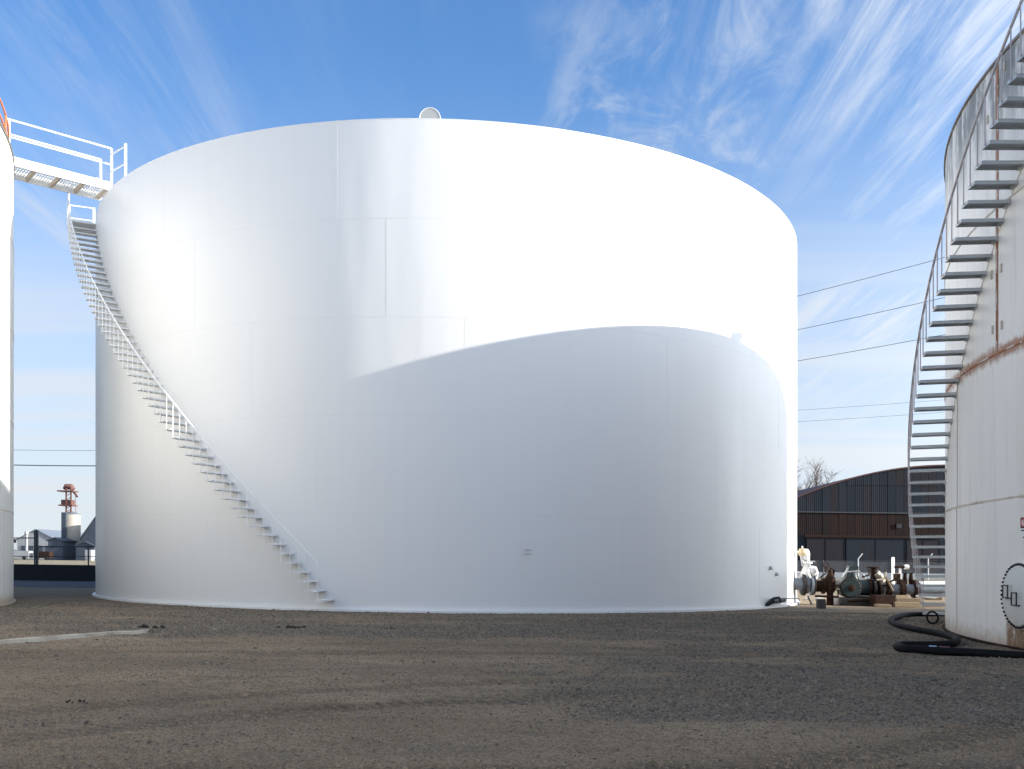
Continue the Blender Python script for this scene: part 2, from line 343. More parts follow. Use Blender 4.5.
def make_ground():
    def axis(segs):
        out = [segs[0][0]]
        for a, b, n in segs: out += list(np.linspace(a, b, n+1)[1:])
        return np.array(out)
    X = axis([(-3500, -400, 6), (-400, -40, 12), (-40, -13, 40), (-13, 13, 300), (13, 40, 40), (40, 400, 12), (400, 3500, 6)])
    Y = axis([(-600, -20, 8), (-20, 4, 24), (4, 13, 190), (13, 25, 130), (25, 60, 50), (60, 400, 20), (400, 4000, 8)])
    gx, gy = np.meshgrid(X, Y); z = relief(gx, gy)-SL*gx
    co = np.stack([gx, gy, z], -1).reshape(-1, 3); ny, nx = gx.shape
    i = np.arange(nx*ny).reshape(ny, nx); q = np.stack([i[:-1, :-1], i[:-1, 1:], i[1:, 1:], i[1:, :-1]], -1).reshape(-1, 4)
    me = bpy.data.meshes.new('ground'); me.vertices.add(len(co)); me.vertices.foreach_set('co', co.ravel())
    me.loops.add(q.size); me.loops.foreach_set('vertex_index', q.ravel().astype(np.int32))
    me.polygons.add(len(q)); me.polygons.foreach_set('loop_start', np.arange(0, q.size, 4, dtype=np.int32))
    me.update(calc_edges=True); me.polygons.foreach_set('use_smooth', np.ones(len(q), bool))
    for nm, arr in (('gravel', gravel_mask(gx, gy)), ('rut', np.clip(-track(gx, gy)[0]/.018, 0, 1)), ('tread', track(gx, gy)[1])):
        a = me.attributes.new(nm, 'FLOAT', 'POINT'); a.data.foreach_set('value', arr.ravel().astype(np.float32))
    t = NT('dirt_and_gravel_yard', .93, spec=.25)
    at = t.N.new('ShaderNodeAttribute'); at.attribute_name = 'gravel'; g = at.outputs['Fac']
    ar = t.N.new('ShaderNodeAttribute'); ar.attribute_name = 'rut'; rt = ar.outputs['Fac']
    ap_ = t.N.new('ShaderNodeAttribute'); ap_.attribute_name = 'tread'
    cleat = t.math('MULTIPLY', t.ramp(t.math('SINE', t.math('MULTIPLY', ap_.outputs['Fac'], 2*PI/.13)), -.2, .5), rt)
    dirt = t.mix(t.ramp(t.noise(.32, 6, .62, (.6, 1.2, 1)), .36, .62), (.226, .158, .094), (.44, .325, .204))
    dirt = t.mix(t.math('MULTIPLY', t.ramp(t.noise(1.6, 7, .7, (.45, 1.5, 1)), .50, .66), .75), dirt, (.115, .080, .052))
    dirt = t.mix(t.ramp(t.noise(.9, 5, .6, (.5, 1.6, 1), off=(4, 4, 0)), .52, .72), dirt, (.23, .19, .145))
    vo = t.N.new('ShaderNodeTexVoronoi'); vo.inputs['Scale'].default_value = 42; t.L.new(t.geo.outputs['Position'], vo.inputs[0])
    bw = t.N.new('ShaderNodeRGBToBW'); t.L.new(vo.outputs['Color'], bw.inputs[0])
    grav = t.mix(bw.outputs[0], (.072, .062, .050), (.215, .188, .150))
    grav = t.mix(t.ramp(t.noise(1.1, 5, .6, off=(9, 0, 0)), .42, .62), grav, t.mix(bw.outputs[0], (.085, .066, .05), (.16, .13, .10)))
    c = t.mix(g, dirt, grav)
    fine = t.noise(55, 4, .75); c = t.mix(t.ramp(fine, .30, .70), t.mix(.60, c, (.04, .028, .018)), t.mix(.38, c, (.46, .37, .26)))
    mid_ = t.noise(9, 5, .7, (.7, 1.5, 1)); c = t.mix(t.math('MULTIPLY', t.ramp(mid_, .52, .70), .5), c, (.085, .064, .045))
    peb = t.ramp(vo.outputs['Distance'], .26, .12); sel = t.ramp(t.noise(5, 3, .5, off=(0, 7, 0)), .5, .62)
    c = t.mix(t.math('MULTIPLY', t.math('MULTIPLY', peb, sel), .45), c, (.20, .19, .18))
    c = t.mix(t.math('MULTIPLY', rt, .42), c, (.12, .088, .06)); c = t.mix(t.math('MULTIPLY', cleat, .40), c, (.07, .052, .038))
    oil = t.ramp(t.noise(.28, 5, .6, (.5, 1.5, 1), off=(2, 6, 0)), .56, .72)
    c = t.mix(t.math('MULTIPLY', oil, .45), c, (.055, .045, .035))
    sp = t.N.new('ShaderNodeSeparateXYZ'); t.L.new(t.geo.outputs['Position'], sp.inputs[0])
    field = t.mix(t.noise(.03, 5), (.33, .27, .17), (.40, .34, .23))
    c = t.mix(t.ramp(sp.outputs[1], 26.5, 30), c, t.mix(t.noise(1.2, 5), (.24, .18, .12), (.36, .28, .19)))
    c = t.mix(t.ramp(sp.outputs[1], 60, 75), c, field); t.col(c)
    h = t.math('ADD', t.math('MULTIPLY', t.noise(30, 6, .7), .7), t.math('MULTIPLY', t.ramp(vo.outputs['Distance'], .5, .05), t.math('ADD', t.math('MULTIPLY', g, .9), .15)))
    h = t.math('SUBTRACT', h, t.math('MULTIPLY', cleat, .5)); t.bump(h, .045); me.materials.append(t.m)
    o = bpy.data.objects.new('ground', me); C.objects.link(o); tag(o, kind='structure')
make_ground()
def make_stones(name, n, dirt, cols, label, cat):
    rng = np.random.default_rng(len(name))
    Yv = 4.6*(26/4.6)**rng.random(n); Xv = (rng.random(n)*1.24-.62)*Yv
    m = gravel_mask(Xv, Yv); keep = rng.random(n) < ((.95-.6*m) if dirt else (.02+.85*m)); Xv, Yv, m = Xv[keep], Yv[keep], m[keep]
    a, b, R = -2.195, 35.58, 12.6; k = ((Xv-a)**2+(Yv-b)**2 > R*R) & ((Xv-21.353)**2+(Yv-14.775)**2 > 13.3**2); Xv, Yv = Xv[k], Yv[k]; n = len(Xv)
    sz = .0042+.0058*rng.random(n)**2.5+(Yv/26)*.009; big = rng.random(n) < .004; sz[big] *= 2.2
    if dirt: sz *= .82
    base = np.array([(-1,-1,-.6),(1,-1,-.6),(1,1,-.6),(-1,1,-.6),(-.7,-.7,.6),(.7,-.7,.6),(.7,.7,.6),(-.7,.7,.6)])
    v = base[None]*(1+(rng.random((n, 8, 3))-.5)*.7); v *= (sz[:, None, None]*(.6+.8*rng.random((n, 1, 3))))
    th = rng.random(n)*2*PI; c, s_ = np.cos(th)[:, None], np.sin(th)[:, None]
    x = v[:, :, 0]*c-v[:, :, 1]*s_; y = v[:, :, 0]*s_+v[:, :, 1]*c
    z0 = relief(Xv, Yv)-SL*Xv
    co = np.stack([x+Xv[:, None], y+Yv[:, None], v[:, :, 2]+z0[:, None]+sz[:, None]*.2], -1).reshape(-1, 3)
    f = np.array([(4,5,6,7),(0,1,5,4),(1,2,6,5),(2,3,7,6),(3,0,4,7)]); q = (f[None]+8*np.arange(n)[:, None, None]).reshape(-1, 4)
    me = bpy.data.meshes.new(name); me.vertices.add(len(co)); me.vertices.foreach_set('co', co.ravel())
    me.loops.add(q.size); me.loops.foreach_set('vertex_index', q.ravel().astype(np.int32))
    me.polygons.add(len(q)); me.polygons.foreach_set('loop_start', np.arange(0, q.size, 4, dtype=np.int32)); me.update(calc_edges=True)
    t = NT(name+'_stone', .85, spec=.3); i = t.N.new('ShaderNodeMapRange')
    r = t.geo.outputs['Random Per Island']; c = t.mix(r, cols[0], cols[1]); c = t.mix(t.ramp(r, .97, 1.0), c, cols[2]); t.N.remove(i)
    t.col(c); me.materials.append(t.m); o = bpy.data.objects.new(name, me); C.objects.link(o)
    tag(o, label, cat, kind='stuff')
make_stones('gravel', 300000, False, ((.080, .065, .048), (.262, .215, .160), (.30, .27, .23)), 'grey crushed gravel and loose stones strewn over the brown dirt yard', 'gravel')
make_stones('dirt_crumbs', 95000, True, ((.165, .116, .070), (.335, .25, .162), (.10, .07, .045)), 'brown crumbs of loose dirt covering the bare ground of the yard', 'dirt')

# ------------------------------------------------------------ tanks
H1 = 2.44
def shell(root, a, b, R, courses, nplate, phase, mat, seam_mat, seg=18, bead=.011, ref=0.0, vm=None, hm_=None):
    """each rolled steel plate is an object; UV = (arc length from ref angle, height)"""
    for k in range(courses):
        z0, z1 = k*H1, (k+1)*H1; dr = 0.0
        for j in range(nplate):
            a0 = phase[k]+2*PI*j/nplate; a1 = a0+2*PI/nplate; m = MB(); uv = []
            for i in range(seg+1):
                t = a0+(a1-a0)*i/seg
                for z in (z0, z1):
                    m.v.append(Vector((a+(R+dr)*math.cos(t), b+(R+dr)*math.sin(t), z)))
                    d = (t-ref+PI) % (2*PI)-PI; uv.append((d*R if 0 else (t-ref)*R, z))
            sh = round(((a0+a1)/2-ref)/(2*PI))*2*PI*R; m.uv = [(u-sh, v) for u, v in uv]
            for i in range(seg): m.f.append((2*i, 2*i+2, 2*i+3, 2*i+1))
            o = m.build('plate', mat, root, True, 180)
            # exact radial normals so that the joints between plates stay smooth
            ns = [Vector((vv.x-a, vv.y-b, 0)).normalized() for vv in m.v]
            o.data.normals_split_custom_set_from_vertices([tuple(q) for q in ns])
            s = MB(); s.ring(a, b, R-.004, R+bead*.8, z0+.012, z1-.012, a0-.007/R, a0+.007/R, 1)
            s.build('vertical_weld', vm(k) if vm else seam_mat, root)
        if k: MB().ring(a, b, R-.004, R+bead, z0-.013, z0+.013, n=180).build('course_weld', hm_(k) if hm_ else seam_mat, root, True)
def spiral(root, a, b, R, ro, k0, n, ang, rise, mat, railmat, step_dep, rail_h, post_r, rail_r, z0=.24, thick=.05, smat=None):
    """cantilever steps round the shell; ang(k) = angle of step k. Returns outer rail points"""
    br = MB()                                                   # curved wall stringer that carries the steps
    for k in range(n):
        t = ang(k); z = z0+rise*k
        for r_, z_ in ((R-.002, z-.07), (R+.006, z-.07), (R+.006, z-.045), (R-.002, z-.045)): br.v.append(Vector((a+r_*math.cos(t), b+r_*math.sin(t), z_)))
    for k in range(n-1): br.f += [tuple((4*k+j, 4*k+4+j, 4*k+4+(j+1) % 4, 4*k+(j+1) % 4)) for j in range(4)]
    st = br.build('spiral_staircase', smat or mat, root)
    m = MB(); L = ro-R-.01                                       # local: x radial outward, y tangential
    m.box((L/2, 0, -.004), (L, step_dep, .008))
    m.box((L/2, -step_dep/2+.004, -.004-thick/2), (L, .008, thick)); m.box((L/2, step_dep/2-.004, -.004-thick/2), (L, .008, thick))
    m.box((L-.004, 0, -.004-thick/2), (.008, step_dep-.02, thick)); m.box((.012, 0, -.004-thick*.7), (.024, step_dep-.02, thick*1.4))
    for i in range(int(L/.05)): m.box((.03+i*.05, 0, .004), (.012, step_dep*.96, .010))
    me = m.mesh('step', mat, slope=False)
    pm = MB().tube([(0, 0, -.05), (0, 0, rail_h)], post_r, 6).mesh('baluster', railmat, True, slope=False)
    pts = []
    for k in range(n):
        t = ang(k); z = z0+rise*k; c, s = math.cos(t), math.sin(t)
        place('step', me, st, (a+(R+.005)*c, b+(R+.005)*s, z), t)
        place('baluster', pm, st, (a+(ro+.01)*c, b+(ro+.01)*s, z)); pts.append(Vector((a+(ro+.01)*c, b+(ro+.01)*s, z+rail_h)))
    MB().tube(pts, rail_r, 8).build('handrail', railmat, st, True)
    return st, pts

# --- main white tank
A1, B1, R1, T1 = -2.195, 35.58, 12.474, 12.2
main = thing('storage_tank', (A1, B1, 0), 'huge freshly painted glossy white tank in the middle with white stair', 'storage tank', 'steel storage tanks')
M_tank = tank_white()
M_weld = simple('white_weld', (.775, .77, .755), .45, var=.03)
def ang_main(px): X, Y = onc(px, A1, B1, R1); return math.atan2(Y-B1, X-A1)
np1 = 14; w1 = 2*PI/np1
ph1 = [ang_main(621), ang_main(317), ang_main(465), ang_main(605), ang_main(337)]
shell(main, A1, B1, R1, 5, np1, ph1, M_tank, M_weld, 20, .0028, ref=-PI/2-.01)
MB().ring(A1, B1, R1-.02, R1+.10, -.06, .055, n=180).build('bottom_flange', M_white, main, True)
MB().ring(A1, B1, R1-.05, R1+.003, T1-.002, T1+.02, n=180).build('rim_angle', M_white, main, True)
rf = MB(); rf.lathe([(R1-.02, T1+.03), (R1*.5, T1+.42), (.3, T1+.8)], (A1, B1, 0), n=96); rf.build('roof', M_white, main, True)
M_lid = simple('grey_hatch_lid', (.40, .40, .38), .6, var=.05)
hp = P(430, 119, 24.4)
hm = MB(); hm.lathe([(.26, -.45), (.26, .02)], (hp.x, hp.y+.32, T1+.35), n=24); hatch = hm.build('roof_hatch', M_white, main, True)
lid = MB(); lid.lathe([(.275, -.02), (.28, 0), (.28, .03), (.25, .045), (.10, .06)], (hp.x, hp.y, hp.z+.0), (0, 1, .12), 28); lid.build('lid', M_lid, hatch, True)
MB().torus((hp.x, hp.y-.02, hp.z), (0, 1, .12), 0.272, .011, 32, 6).build('lid_rim', M_offwhite, hatch, True)
# reinforcing pad with two pull handles low on the front of the shell
def padarc(px0, px1, z0, z1, t_): 
    m = MB(); m.ring(A1, B1, R1-.003, R1+t_, z0, z1, ang_main(px0), ang_main(px1), 16); return m
padarc(520, 617, .02, 2.03, .013).build('reinforcing_pad', M_tank, main, True)
for zz in (1.49, 1.59):
    X, Y = onc(528, A1, B1, R1); t = ang_main(528); m = MB()
    m.ring(A1, B1, R1+.022, R1+.036, zz-.009, zz+.012, ang_main(524.5), ang_main(531.5), 3); 
    for px in (525, 531): m.ring(A1, B1, R1+.008, R1+.045, zz-.01, zz+.01, ang_main(px)-.0008, ang_main(px)+.0008, 1)
    m.build('pull_handle', M_galv, main)
X, Y = onc(526, A1, B1, R1); MB().lathe([(.04, 0), (.04, .03), (.02, .035)], (X, Y, .53), (0, -1, 0), 12).build('drain_plug', M_white, main, True)
for px, py in ((770, 568), (776, 574)):
    X, Y = onc(px, A1, B1, R1); z = P(px, py, Y).z; n_ = Vector((X-A1, Y-B1, 0)).normalized()
    MB().lathe([(.06, -.02), (.06, .07), (.045, .08)], (X, Y, z), n_, 12).build('nozzle_plug', M_galv, main, True)
ST0 = -PI/2-math.radians(10.8)
ang1 = lambda k: ST0-math.radians(1.025)*k
st1, rp1 = spiral(main, A1, B1, R1, R1+.82, 0, 51, ang1, .2265, M_white, M_white, .24, .90, .011, .019, z0=.30, thick=.028, smat=M_tank)
# landing at the head of the stair
LZ = 11.93; ld = MB(); ta, tb = ang1(51)+.004, ang1(51)-math.radians(5.2)
ld.ring(A1, B1, R1+.01, R1+.82, LZ-.06, LZ-.01, tb, ta, 4); ld.build('landing', M_offwhite, st1)
for t in (ta-.004, (ta+tb)/2, tb+.004):
    c, s = math.cos(t), math.sin(t)
    MB().bar((A1+(R1+.8)*c, B1+(R1+.8)*s, LZ-.05), (A1+(R1+.8)*c, B1+(R1+.8)*s, LZ+.86), .06, .06).build('landing_post', M_white, st1)
for zz in (.42, .84):
    MB().tube([(A1+(R1+.8)*math.cos(ta+(tb-ta)*i/5), B1+(R1+.8)*math.sin(ta+(tb-ta)*i/5), LZ+zz) for i in range(6)], .022, 6).build('landing_rail', M_white, st1, True)
    c, s = math.cos(tb+.004), math.sin(tb+.004)
    MB().tube([(A1+(R1+.02)*c, B1+(R1+.02)*s, LZ+zz), (A1+(R1+.8)*c, B1+(R1+.8)*s, LZ+zz)], .022, 6).build('landing_rail', M_white, st1, True)
c, s = math.cos(tb+.004), math.sin(tb+.004)
MB().bar((A1+(R1+.06)*c, B1+(R1+.06)*s, LZ-.05), (A1+(R1+.06)*c, B1+(R1+.06)*s, LZ+.86), .06, .06).build('landing_post', M_white, st1)

# --- right, weathered tank
A2, B2, R2, T2 = 20.485, 14.856, 12.343, 9.827
right = thing('storage_tank', (A2, B2, 0), 'weathered white tank at the right edge with rust streaks and a grey steel stair', 'storage tank', 'steel storage tanks')
def ang_r(px, R=R2): X, Y = onc(px, A2, B2, R); return math.atan2(Y-B2, X-A2) % (2*PI)
REF2 = ang_r(1000)
U = lambda px: ((ang_r(px)-REF2+PI) % (2*PI)-PI)*R2
H1 = T2/4
MAN = (U(1024), .86, .56)
M_old = tank_old('weathered_white_tank_paint', (.82, .79, .735),
                 [(2*H1, .17, 1.0), (H1, .035, .35), (3*H1, .03, .25)],
                 [(U(997), 2*H1, T2, .075, .95), (U(957), 0, 2*H1, .03, .5), (U(958.5), 3*H1, T2, .03, .5)], MAN)
M_rseam = simple('rust_streaked_seam', (.36, .13, .05), .75, var=.35, scale=4, dirt=(.62, .60, .55), dm=(.52, .60))
M_tseam = simple('tan_stained_seam', (.60, .54, .45), .6, var=.12, scale=4, dirt=(.36, .22, .13), dm=(.60, .72))
shell(right, A2, B2, R2, 4, 14, [ang_r(957), ang_r(957)+.004, ang_r(997), ang_r(997)+.004], M_old, M_tseam, 20, .014, REF2, lambda k: M_rseam if k > 1 else M_tseam, lambda k: M_rseam if k == 2 else M_tseam)
MB().ring(A2, B2, R2-.02, R2+.06, -.05, .03, n=180).build('bottom_flange', M_rust, right, True)
MB().ring(A2, B2, R2-.05, R2+.03, T2-.002, T2+.045, n=180).build('rim_angle', simple('stained_rim_steel', (.22, .20, .18), .7, var=.3, dirt=(.2, .09, .04)), right, True)
rf = MB(); rf.lathe([(R2-.02, T2+.03), (.3, T2+.5)], (A2, B2, 0), n=96); rf.build('roof', M_offwhite, right, True)
# roof fittings whose shadows fall on the big tank
X, Y = onc(737, A1, B1, R1); u_ = Vector((math.cos(SUN_AZ), math.sin(SUN_AZ))); v_ = Vector((A2-X, B2-Y)); al = v_.dot(u_); cr = v_.x*u_.y-v_.y*u_.x
s1 = al-math.sqrt(R2*R2-cr*cr)+.7; q = Vector((X, Y))+u_*s1
MB().lathe([(.17, 0), (.17, .28), (.26, .30), (.24, .40), (.05, .44)], (q.x, q.y, T2+.04), n=16).build('roof_vent', M_offwhite, right, True)
X, Y = onc(784.5, A1, B1, R1); v_ = Vector((A2-X, B2-Y)); al = v_.dot(u_); q = Vector((X, Y))+u_*(al+.2)
gp = MB(); gp.tube([(q.x, q.y-.25, T2-.1), (q.x, q.y-.25, T2+2.4)], .035, 8); gp.tube([(q.x-.02, q.y-.5, T2+1.9), (q.x-.02, q.y+.0, T2+1.9)], .03, 8); gp.build('gauge_pole', M_offwhite, right, True)
# erection lugs beside the vertical seam
for px, py in ((1001.5, 268), (992, 275), (1002, 325), (993, 330), (988, 120), (1005, 66)):
    X, Y = onc(px, A2, B2, R2); z = P(px, py, Y).z; t = ang_r(px)
    MB().ring(A2, B2, R2-.002, R2+.018, z-.07, z+.07, t-.0022, t+.0022, 1).build('erection_lug', M_old if px > 1000 else M_dirtywhite, right)
# stair: steps climb towards the camera
ang2 = lambda k: math.radians(144.26+1.042*k)
st2, rp2 = spiral(right, A2, B2, R2, R2+.704, 0, 43, ang2, .2217, M_galv, M_rail, .24, .74, .011, .022, z0=.22, thick=.05, smat=M_old)
# bolted manway with ring of bolts and two handles
tm = ang_r(1024.5); nm = Vector((math.cos(tm), math.sin(tm), 0)); mc = Vector((A2, B2, 0))+nm*(R2-.03)+Vector((0, 0, MAN[1]))
M_cover = simple('manway_cover_paint', (.62, .62, .58), .5, var=.08, scale=3, dirt=(.33, .2, .12), dm=(.6, .75))
mw = MB().lathe([(.535, 0), (.535, .10), (.525, .11)], mc, nm, 40).build('manway', M_cover, right, True)
MB().lathe([(.475, .10), (.475, .135), (.46, .145)], mc, nm, 40).build('cover', M_cover, mw, True)
bm = MB().lathe([(.020, 0), (.020, .03), (.012, .04)], (0, 0, 0), nm, 6).mesh('bolt', M_black, slope=False)
side = Vector((-nm.y, nm.x, 0))
for i in range(44):
    a_ = 2*PI*i/44; p = mc+nm*.108+(side*math.cos(a_)+Vector((0, 0, 1))*math.sin(a_))*.505; place('bolt', bm, mw, p)
for sx, zc in ((.26, .06), (.0, -.05)):
    sgn = -1 if (mc+side).x > mc.x else 1
    o0 = mc+nm*.15; h_ = MB(); wd, hh = .075, .10
    e = side*sgn*(-1)
    cpt = o0+(-e)*0+e*0+side*(-sgn)*0
    ctr = o0+side*sgn*sx+Vector((0, 0, zc))
    q4 = [ctr+side*dx*wd+Vector((0, 0, dz*hh))+nm*.05 for dx, dz in ((-1, -1), (1, -1), (1, 1), (-1, 1))]
    for i in range(4): h_.tube([q4[i], q4[(i+1) % 4]], .011, 6)
    for i in (0, 1): h_.tube([q4[i]-nm*.06, q4[i]], .011, 6)
    h_.build('pull_handle', M_black, mw)
# warning sign on the shell
tsn = ang_r(1029); ns = Vector((math.cos(tsn), math.sin(tsn), 0)); ss = Vector((-ns.y, ns.x, 0)); ss = ss if ss.x > 0 else -ss
sc = Vector((A2, B2, 0))+ns*(R2+.03)+Vector((0, 0, P(1028, 529, onc(1028, A2, B2, R2)[1]).z))
def plate(c, wx, wz, d, name, mat, par=None, off=0.0):
    m = MB(); c = c+ns*off; 
    for k in (-d/2, d/2):
        for i, j in ((-1, -1), (1, -1), (1, 1), (-1, 1)): m.v.append(c+ss*i*wx/2+Vector((0, 0, j*wz/2))+ns*k)
    m.f += [(0,3,2,1),(4,5,6,7),(0,1,5,4),(1,2,6,5),(2,3,7,6),(3,0,4,7)]
    return m.build(name, mat, par)
sg = thing('warning_sign', sc-Vector((0, 0, .2)), 'white sign with red prohibition circle above the manway of the right tank', 'sign')
plate(sc, .36, .37, .006, 'sign_board', M_white, sg)
plate(sc+Vector((0, 0, .10))-ss*.09, .17, .17, .004, 'black_square', M_black, sg, .006)
m = MB(); cc = sc+Vector((0, 0, .10))-ss*.09+ns*.010; m.lathe([(.068, 0), (.068, .003)], cc, ns, 20); m.build('white_disc', M_white, sg)
m = MB(); m.torus(cc+ns*.005, ns, .058, .010, 20, 5); m.bar(cc+ns*.006+ss*.04+Vector((0, 0, .04)), cc+ns*.006-ss*.04-Vector((0, 0, .04)), .012, .006); m.build('prohibition_ring', M_red, sg)
for i, (l, wz) in enumerate(((.30, .022), (.20, .022), (.26, .022))): plate(sc+Vector((0, 0, -.02-.055*i))+ss*(.0 if i == 0 else .02), l, wz, .003, 'text_line', M_black, sg, .006)

# --- left tank
H1 = 2.44
A3, B3, R3, T3 = -25.93, 19.95, 13.5, 12.2
left = thing('storage_tank', (A3, B3, 0), 'white tank cut off by the left edge with an orange rail on its rim', 'storage tank', 'steel storage tanks')
M_old2 = tank_old('aged_white_tank_paint', (.74, .735, .70), [(H1, .02, .1)], [], None, .0, .5)
shell(left, A3, B3, R3, 5, 14, [.3, .1, .25, .05, .2], M_old2, M_tseam, 20, .008, 0.0)
MB().ring(A3, B3, R3-.02, R3+.05, -.05, .03, n=180).build('bottom_flange', M_dirtywhite, left, True)
MB().ring(A3, B3, R3-.05, R3+.025, T3-.06, T3+.03, n=180).build('rim_angle', simple('dark_rim_steel', (.12, .11, .09), .7, var=.3), left, True)
rf = MB(); rf.lathe([(R3-.02, T3+.02), (.3, T3+.8)], (A3, B3, 0), n=96); rf.build('roof', M_offwhite, left, True)
rt = lambda t, z, r=R3-.12: Vector((A3+r*math.cos(t), B3+r*math.sin(t), z))
t1 = math.atan2(27.0-B3, -14.6-A3)-.02
for zz in (.45, .86): MB().tube([rt(t1-i*.05, T3+zz) for i in range(44)], .026, 6).build('rim_rail', M_orange, left, True)
for i in range(0, 44, 3): MB().tube([rt(t1-i*.05, T3-.02), rt(t1-i*.05, T3+.86)], .024, 6).build('rim_post', M_orange, left, True)

# --- unseen tank added behind the camera at left, to bounce sun into the yard
fourth = thing('storage_tank', (-22.5, -12.5, 0), 'added white tank, unseen behind the camera on the left', 'storage tank', 'steel storage tanks')
shell(fourth, -22.5, -12.5, 12.5, 5, 14, [.3, .1, .25, .05, .2], M_old2, M_old2, 10, .012, 0.0)
MB().lathe([(12.48, T3), (.3, T3+.8)], (-22.5, -12.5, 0), n=64).build('roof', M_offwhite, fourth, True)

# --- unseen tank added behind the camera at right, to shade the near yard
fifth = thing('storage_tank', (34, -12.3, 0), 'added white tank, unseen behind the camera on the right', 'storage tank', 'steel storage tanks')
shell(fifth, 34, -12.3, 12.5, 6, 14, [.3, .1, .25, .05, .2, .4], M_old2, M_old2, 10, .012, 0.0)
MB().lathe([(12.48, 6*H1), (.3, 6*H1+.8)], (34, -12.3, 0), n=64).build('roof', M_offwhite, fifth, True)

# --- walkway bridge between the two tanks
n0, n1 = P(9, 121, 26.9), P(111.5, 149.5, 28.75)               # near side top rail ends
zr = 13.82; zf = 12.72
a_ = Vector((n0.x, n0.y, 0)); b_ = Vector((n1.x, n1.y, 0)); dv = (b_-a_).normalized(); pv = Vector((-dv.y, dv.x, 0)); LW = (b_-a_).length; WW = 1.05
wk = thing('walkway', (a_+b_)/2+Vector((0, 0, zf)), 'white steel footbridge with handrails joining the left tank to the big white tank', 'footbridge')
def WP(s, t, z): return a_+dv*s+pv*t+Vector((0, 0, z))
for t in (0, WW): MB().bar(WP(-.15, t, zf-.07), WP(LW-.02, t, zf-.07), .05, .26).build('side_beam', M_offwhite, wk)
for i in range(5): MB().bar(WP(.02+i*(LW-.1)/4, .03, zf-.13), WP(.02+i*(LW-.1)/4, WW-.03, zf-.13), .07, .12).build('cross_beam', M_rustbeam, wk)
g = MB()
for i in range(int(LW/.075)): g.box(WP(.02+i*.075, WW/2, zf-.045), (.016, WW-.08, .035), math.atan2(dv.y, dv.x))
for j in range(6): g.bar(WP(0, .1+j*(WW-.2)/5, zf-.045), WP(LW-.05, .1+j*(WW-.2)/5, zf-.045), .012, .03)
tag(g.build('grating', M_offwhite, wk), kind='stuff')
for t in (0, WW):
    MB().tube([WP(-.1, t, zr), WP(LW, t, zr)], .030, 8).build('top_rail', M_white, wk, True)
    if t == 0: MB().tube([WP(-.1, t, zr-.50), WP(LW, t, zr-.50)], .026, 8).build('mid_rail', M_white, wk, True)
    for s_ in (.0, LW): MB().bar(WP(s_, t, zf-.15), WP(s_, t, zr), .055, .055).build('rail_post', M_white, wk)
MB().bar(WP(LW-.35, WW, zf+.05), WP(LW-.1, WW, zf+.5), .05, .03).build('rail_brace', M_white, wk)
e2 = P(125.5, 143, 28.45)
for zz in (-.17, -.70): MB().tube([WP(LW, 0, zr+zz), Vector((e2.x, e2.y, zr+zz+.13))], .026, 8).build('return_rail', M_white, wk, True)
MB().bar(Vector((e2.x, e2.y, T1-.0)), Vector((e2.x, e2.y, zr+.03)), .06, .06).build('rail_post', M_white, wk)

# ------------------------------------------------------------ pipework beside the big tank
YP = 30.6
pl = thing('pipeline', GP(840, 606), 'pipework with flanges and valves running between the big white tank and the right tank', 'pipes')
def pipe(px0, px1, py, r, mat, name='pipe', Y=YP, dy=0): return MB().tube([P(px0, py, Y), P(px1, py+dy, Y)], r, 16).build(name, mat, pl, True)
def flange(px, py, r, mat, w_=.06, Y=YP, par=None): 
    c = P(px, py, Y); return MB().lathe([(r-.02, -w_/2), (r, -w_/2+.01), (r, w_/2-.01), (r-.02, w_/2)], c, (1, 0, 0), 20).build('flange', mat, par or pl, True)
pipe(781, 803, 584, .20, M_blue)
flange(803, 584.5, .36, M_blackpipe, .10); flange(806, 584.5, .30, M_blue, .12); flange(810.5, 584.5, .35, M_blue, .08); flange(812.5, 584.5, .35, M_blackpipe, .07)
pipe(813, 829, 586, .19, M_rust); flange(823, 586, .26, M_rust, .08); pipe(829, 845, 584, .15, M_dirtywhite)
# white gate valve with yoke, stem and bonnet on the first flange pair
gv = MB(); c0 = P(807, 576, YP); gv.lathe([(.17, -.2), (.20, 0), (.17, .18), (.11, .30), (.11, .40), (.17, .41), (.17, .45), (.08, .47)], c0, (0, 0, 1), 18)
val = gv.build('gate_valve', M_white, pl, True)
MB().tube([P(804, 566, YP), P(801.5, 556, YP), P(803, 550, YP)], [.07, .05, .045], 8).build('yoke', M_white, val, True)
MB().tube([P(808, 566, YP), P(808.5, 553, YP)], .05, 8).build('yoke', M_white, val, True)
MB().tube([P(802.3, 566, YP-.05), P(802.3, 546, YP-.05)], .028, 8).build('stem', M_galv, val, True)
MB().lathe([(.11, 0), (.15, .1), (.1, .24)], P(802.5, 556, YP), (0, 0, 1), 14).build('gearbox', simple('yellow_cap_paint', (.62, .50, .30), .5), val, True)
MB().lathe([(.10, 0), (.14, .1), (.12, .3), (.08, .36)], P(805.5, 560, YP+.02), (0, 0, 1), 14).build('gearbox', M_white, val, True)
MB().torus(P(813, 573, YP-.15), (.5, -1, .2), .20, .03, 20, 6).build('handwheel', M_white, val, True)
MB().lathe([(.10, -.1), (.16, 0), (.16, .1), (.08, .2)], P(812, 572, YP-.1), (.4, 0, .9), 14).build('gearbox', M_white, val, True)
MB().tube([P(804, 561.5, YP-.1), P(815, 561.5, YP-.1)], .022, 8).build('tee_handle', M_galv, val, True)
MB().tube([P(809.5, 562, YP-.1), P(809.5, 571, YP-.1)], .03, 8).build('stem', M_galv, val, True)
MB().tube([P(794, 587, YP+.1), P(801, 576, YP), P(806, 571, YP)], .06, 10).build('bypass_pipe', M_white, pl, True)
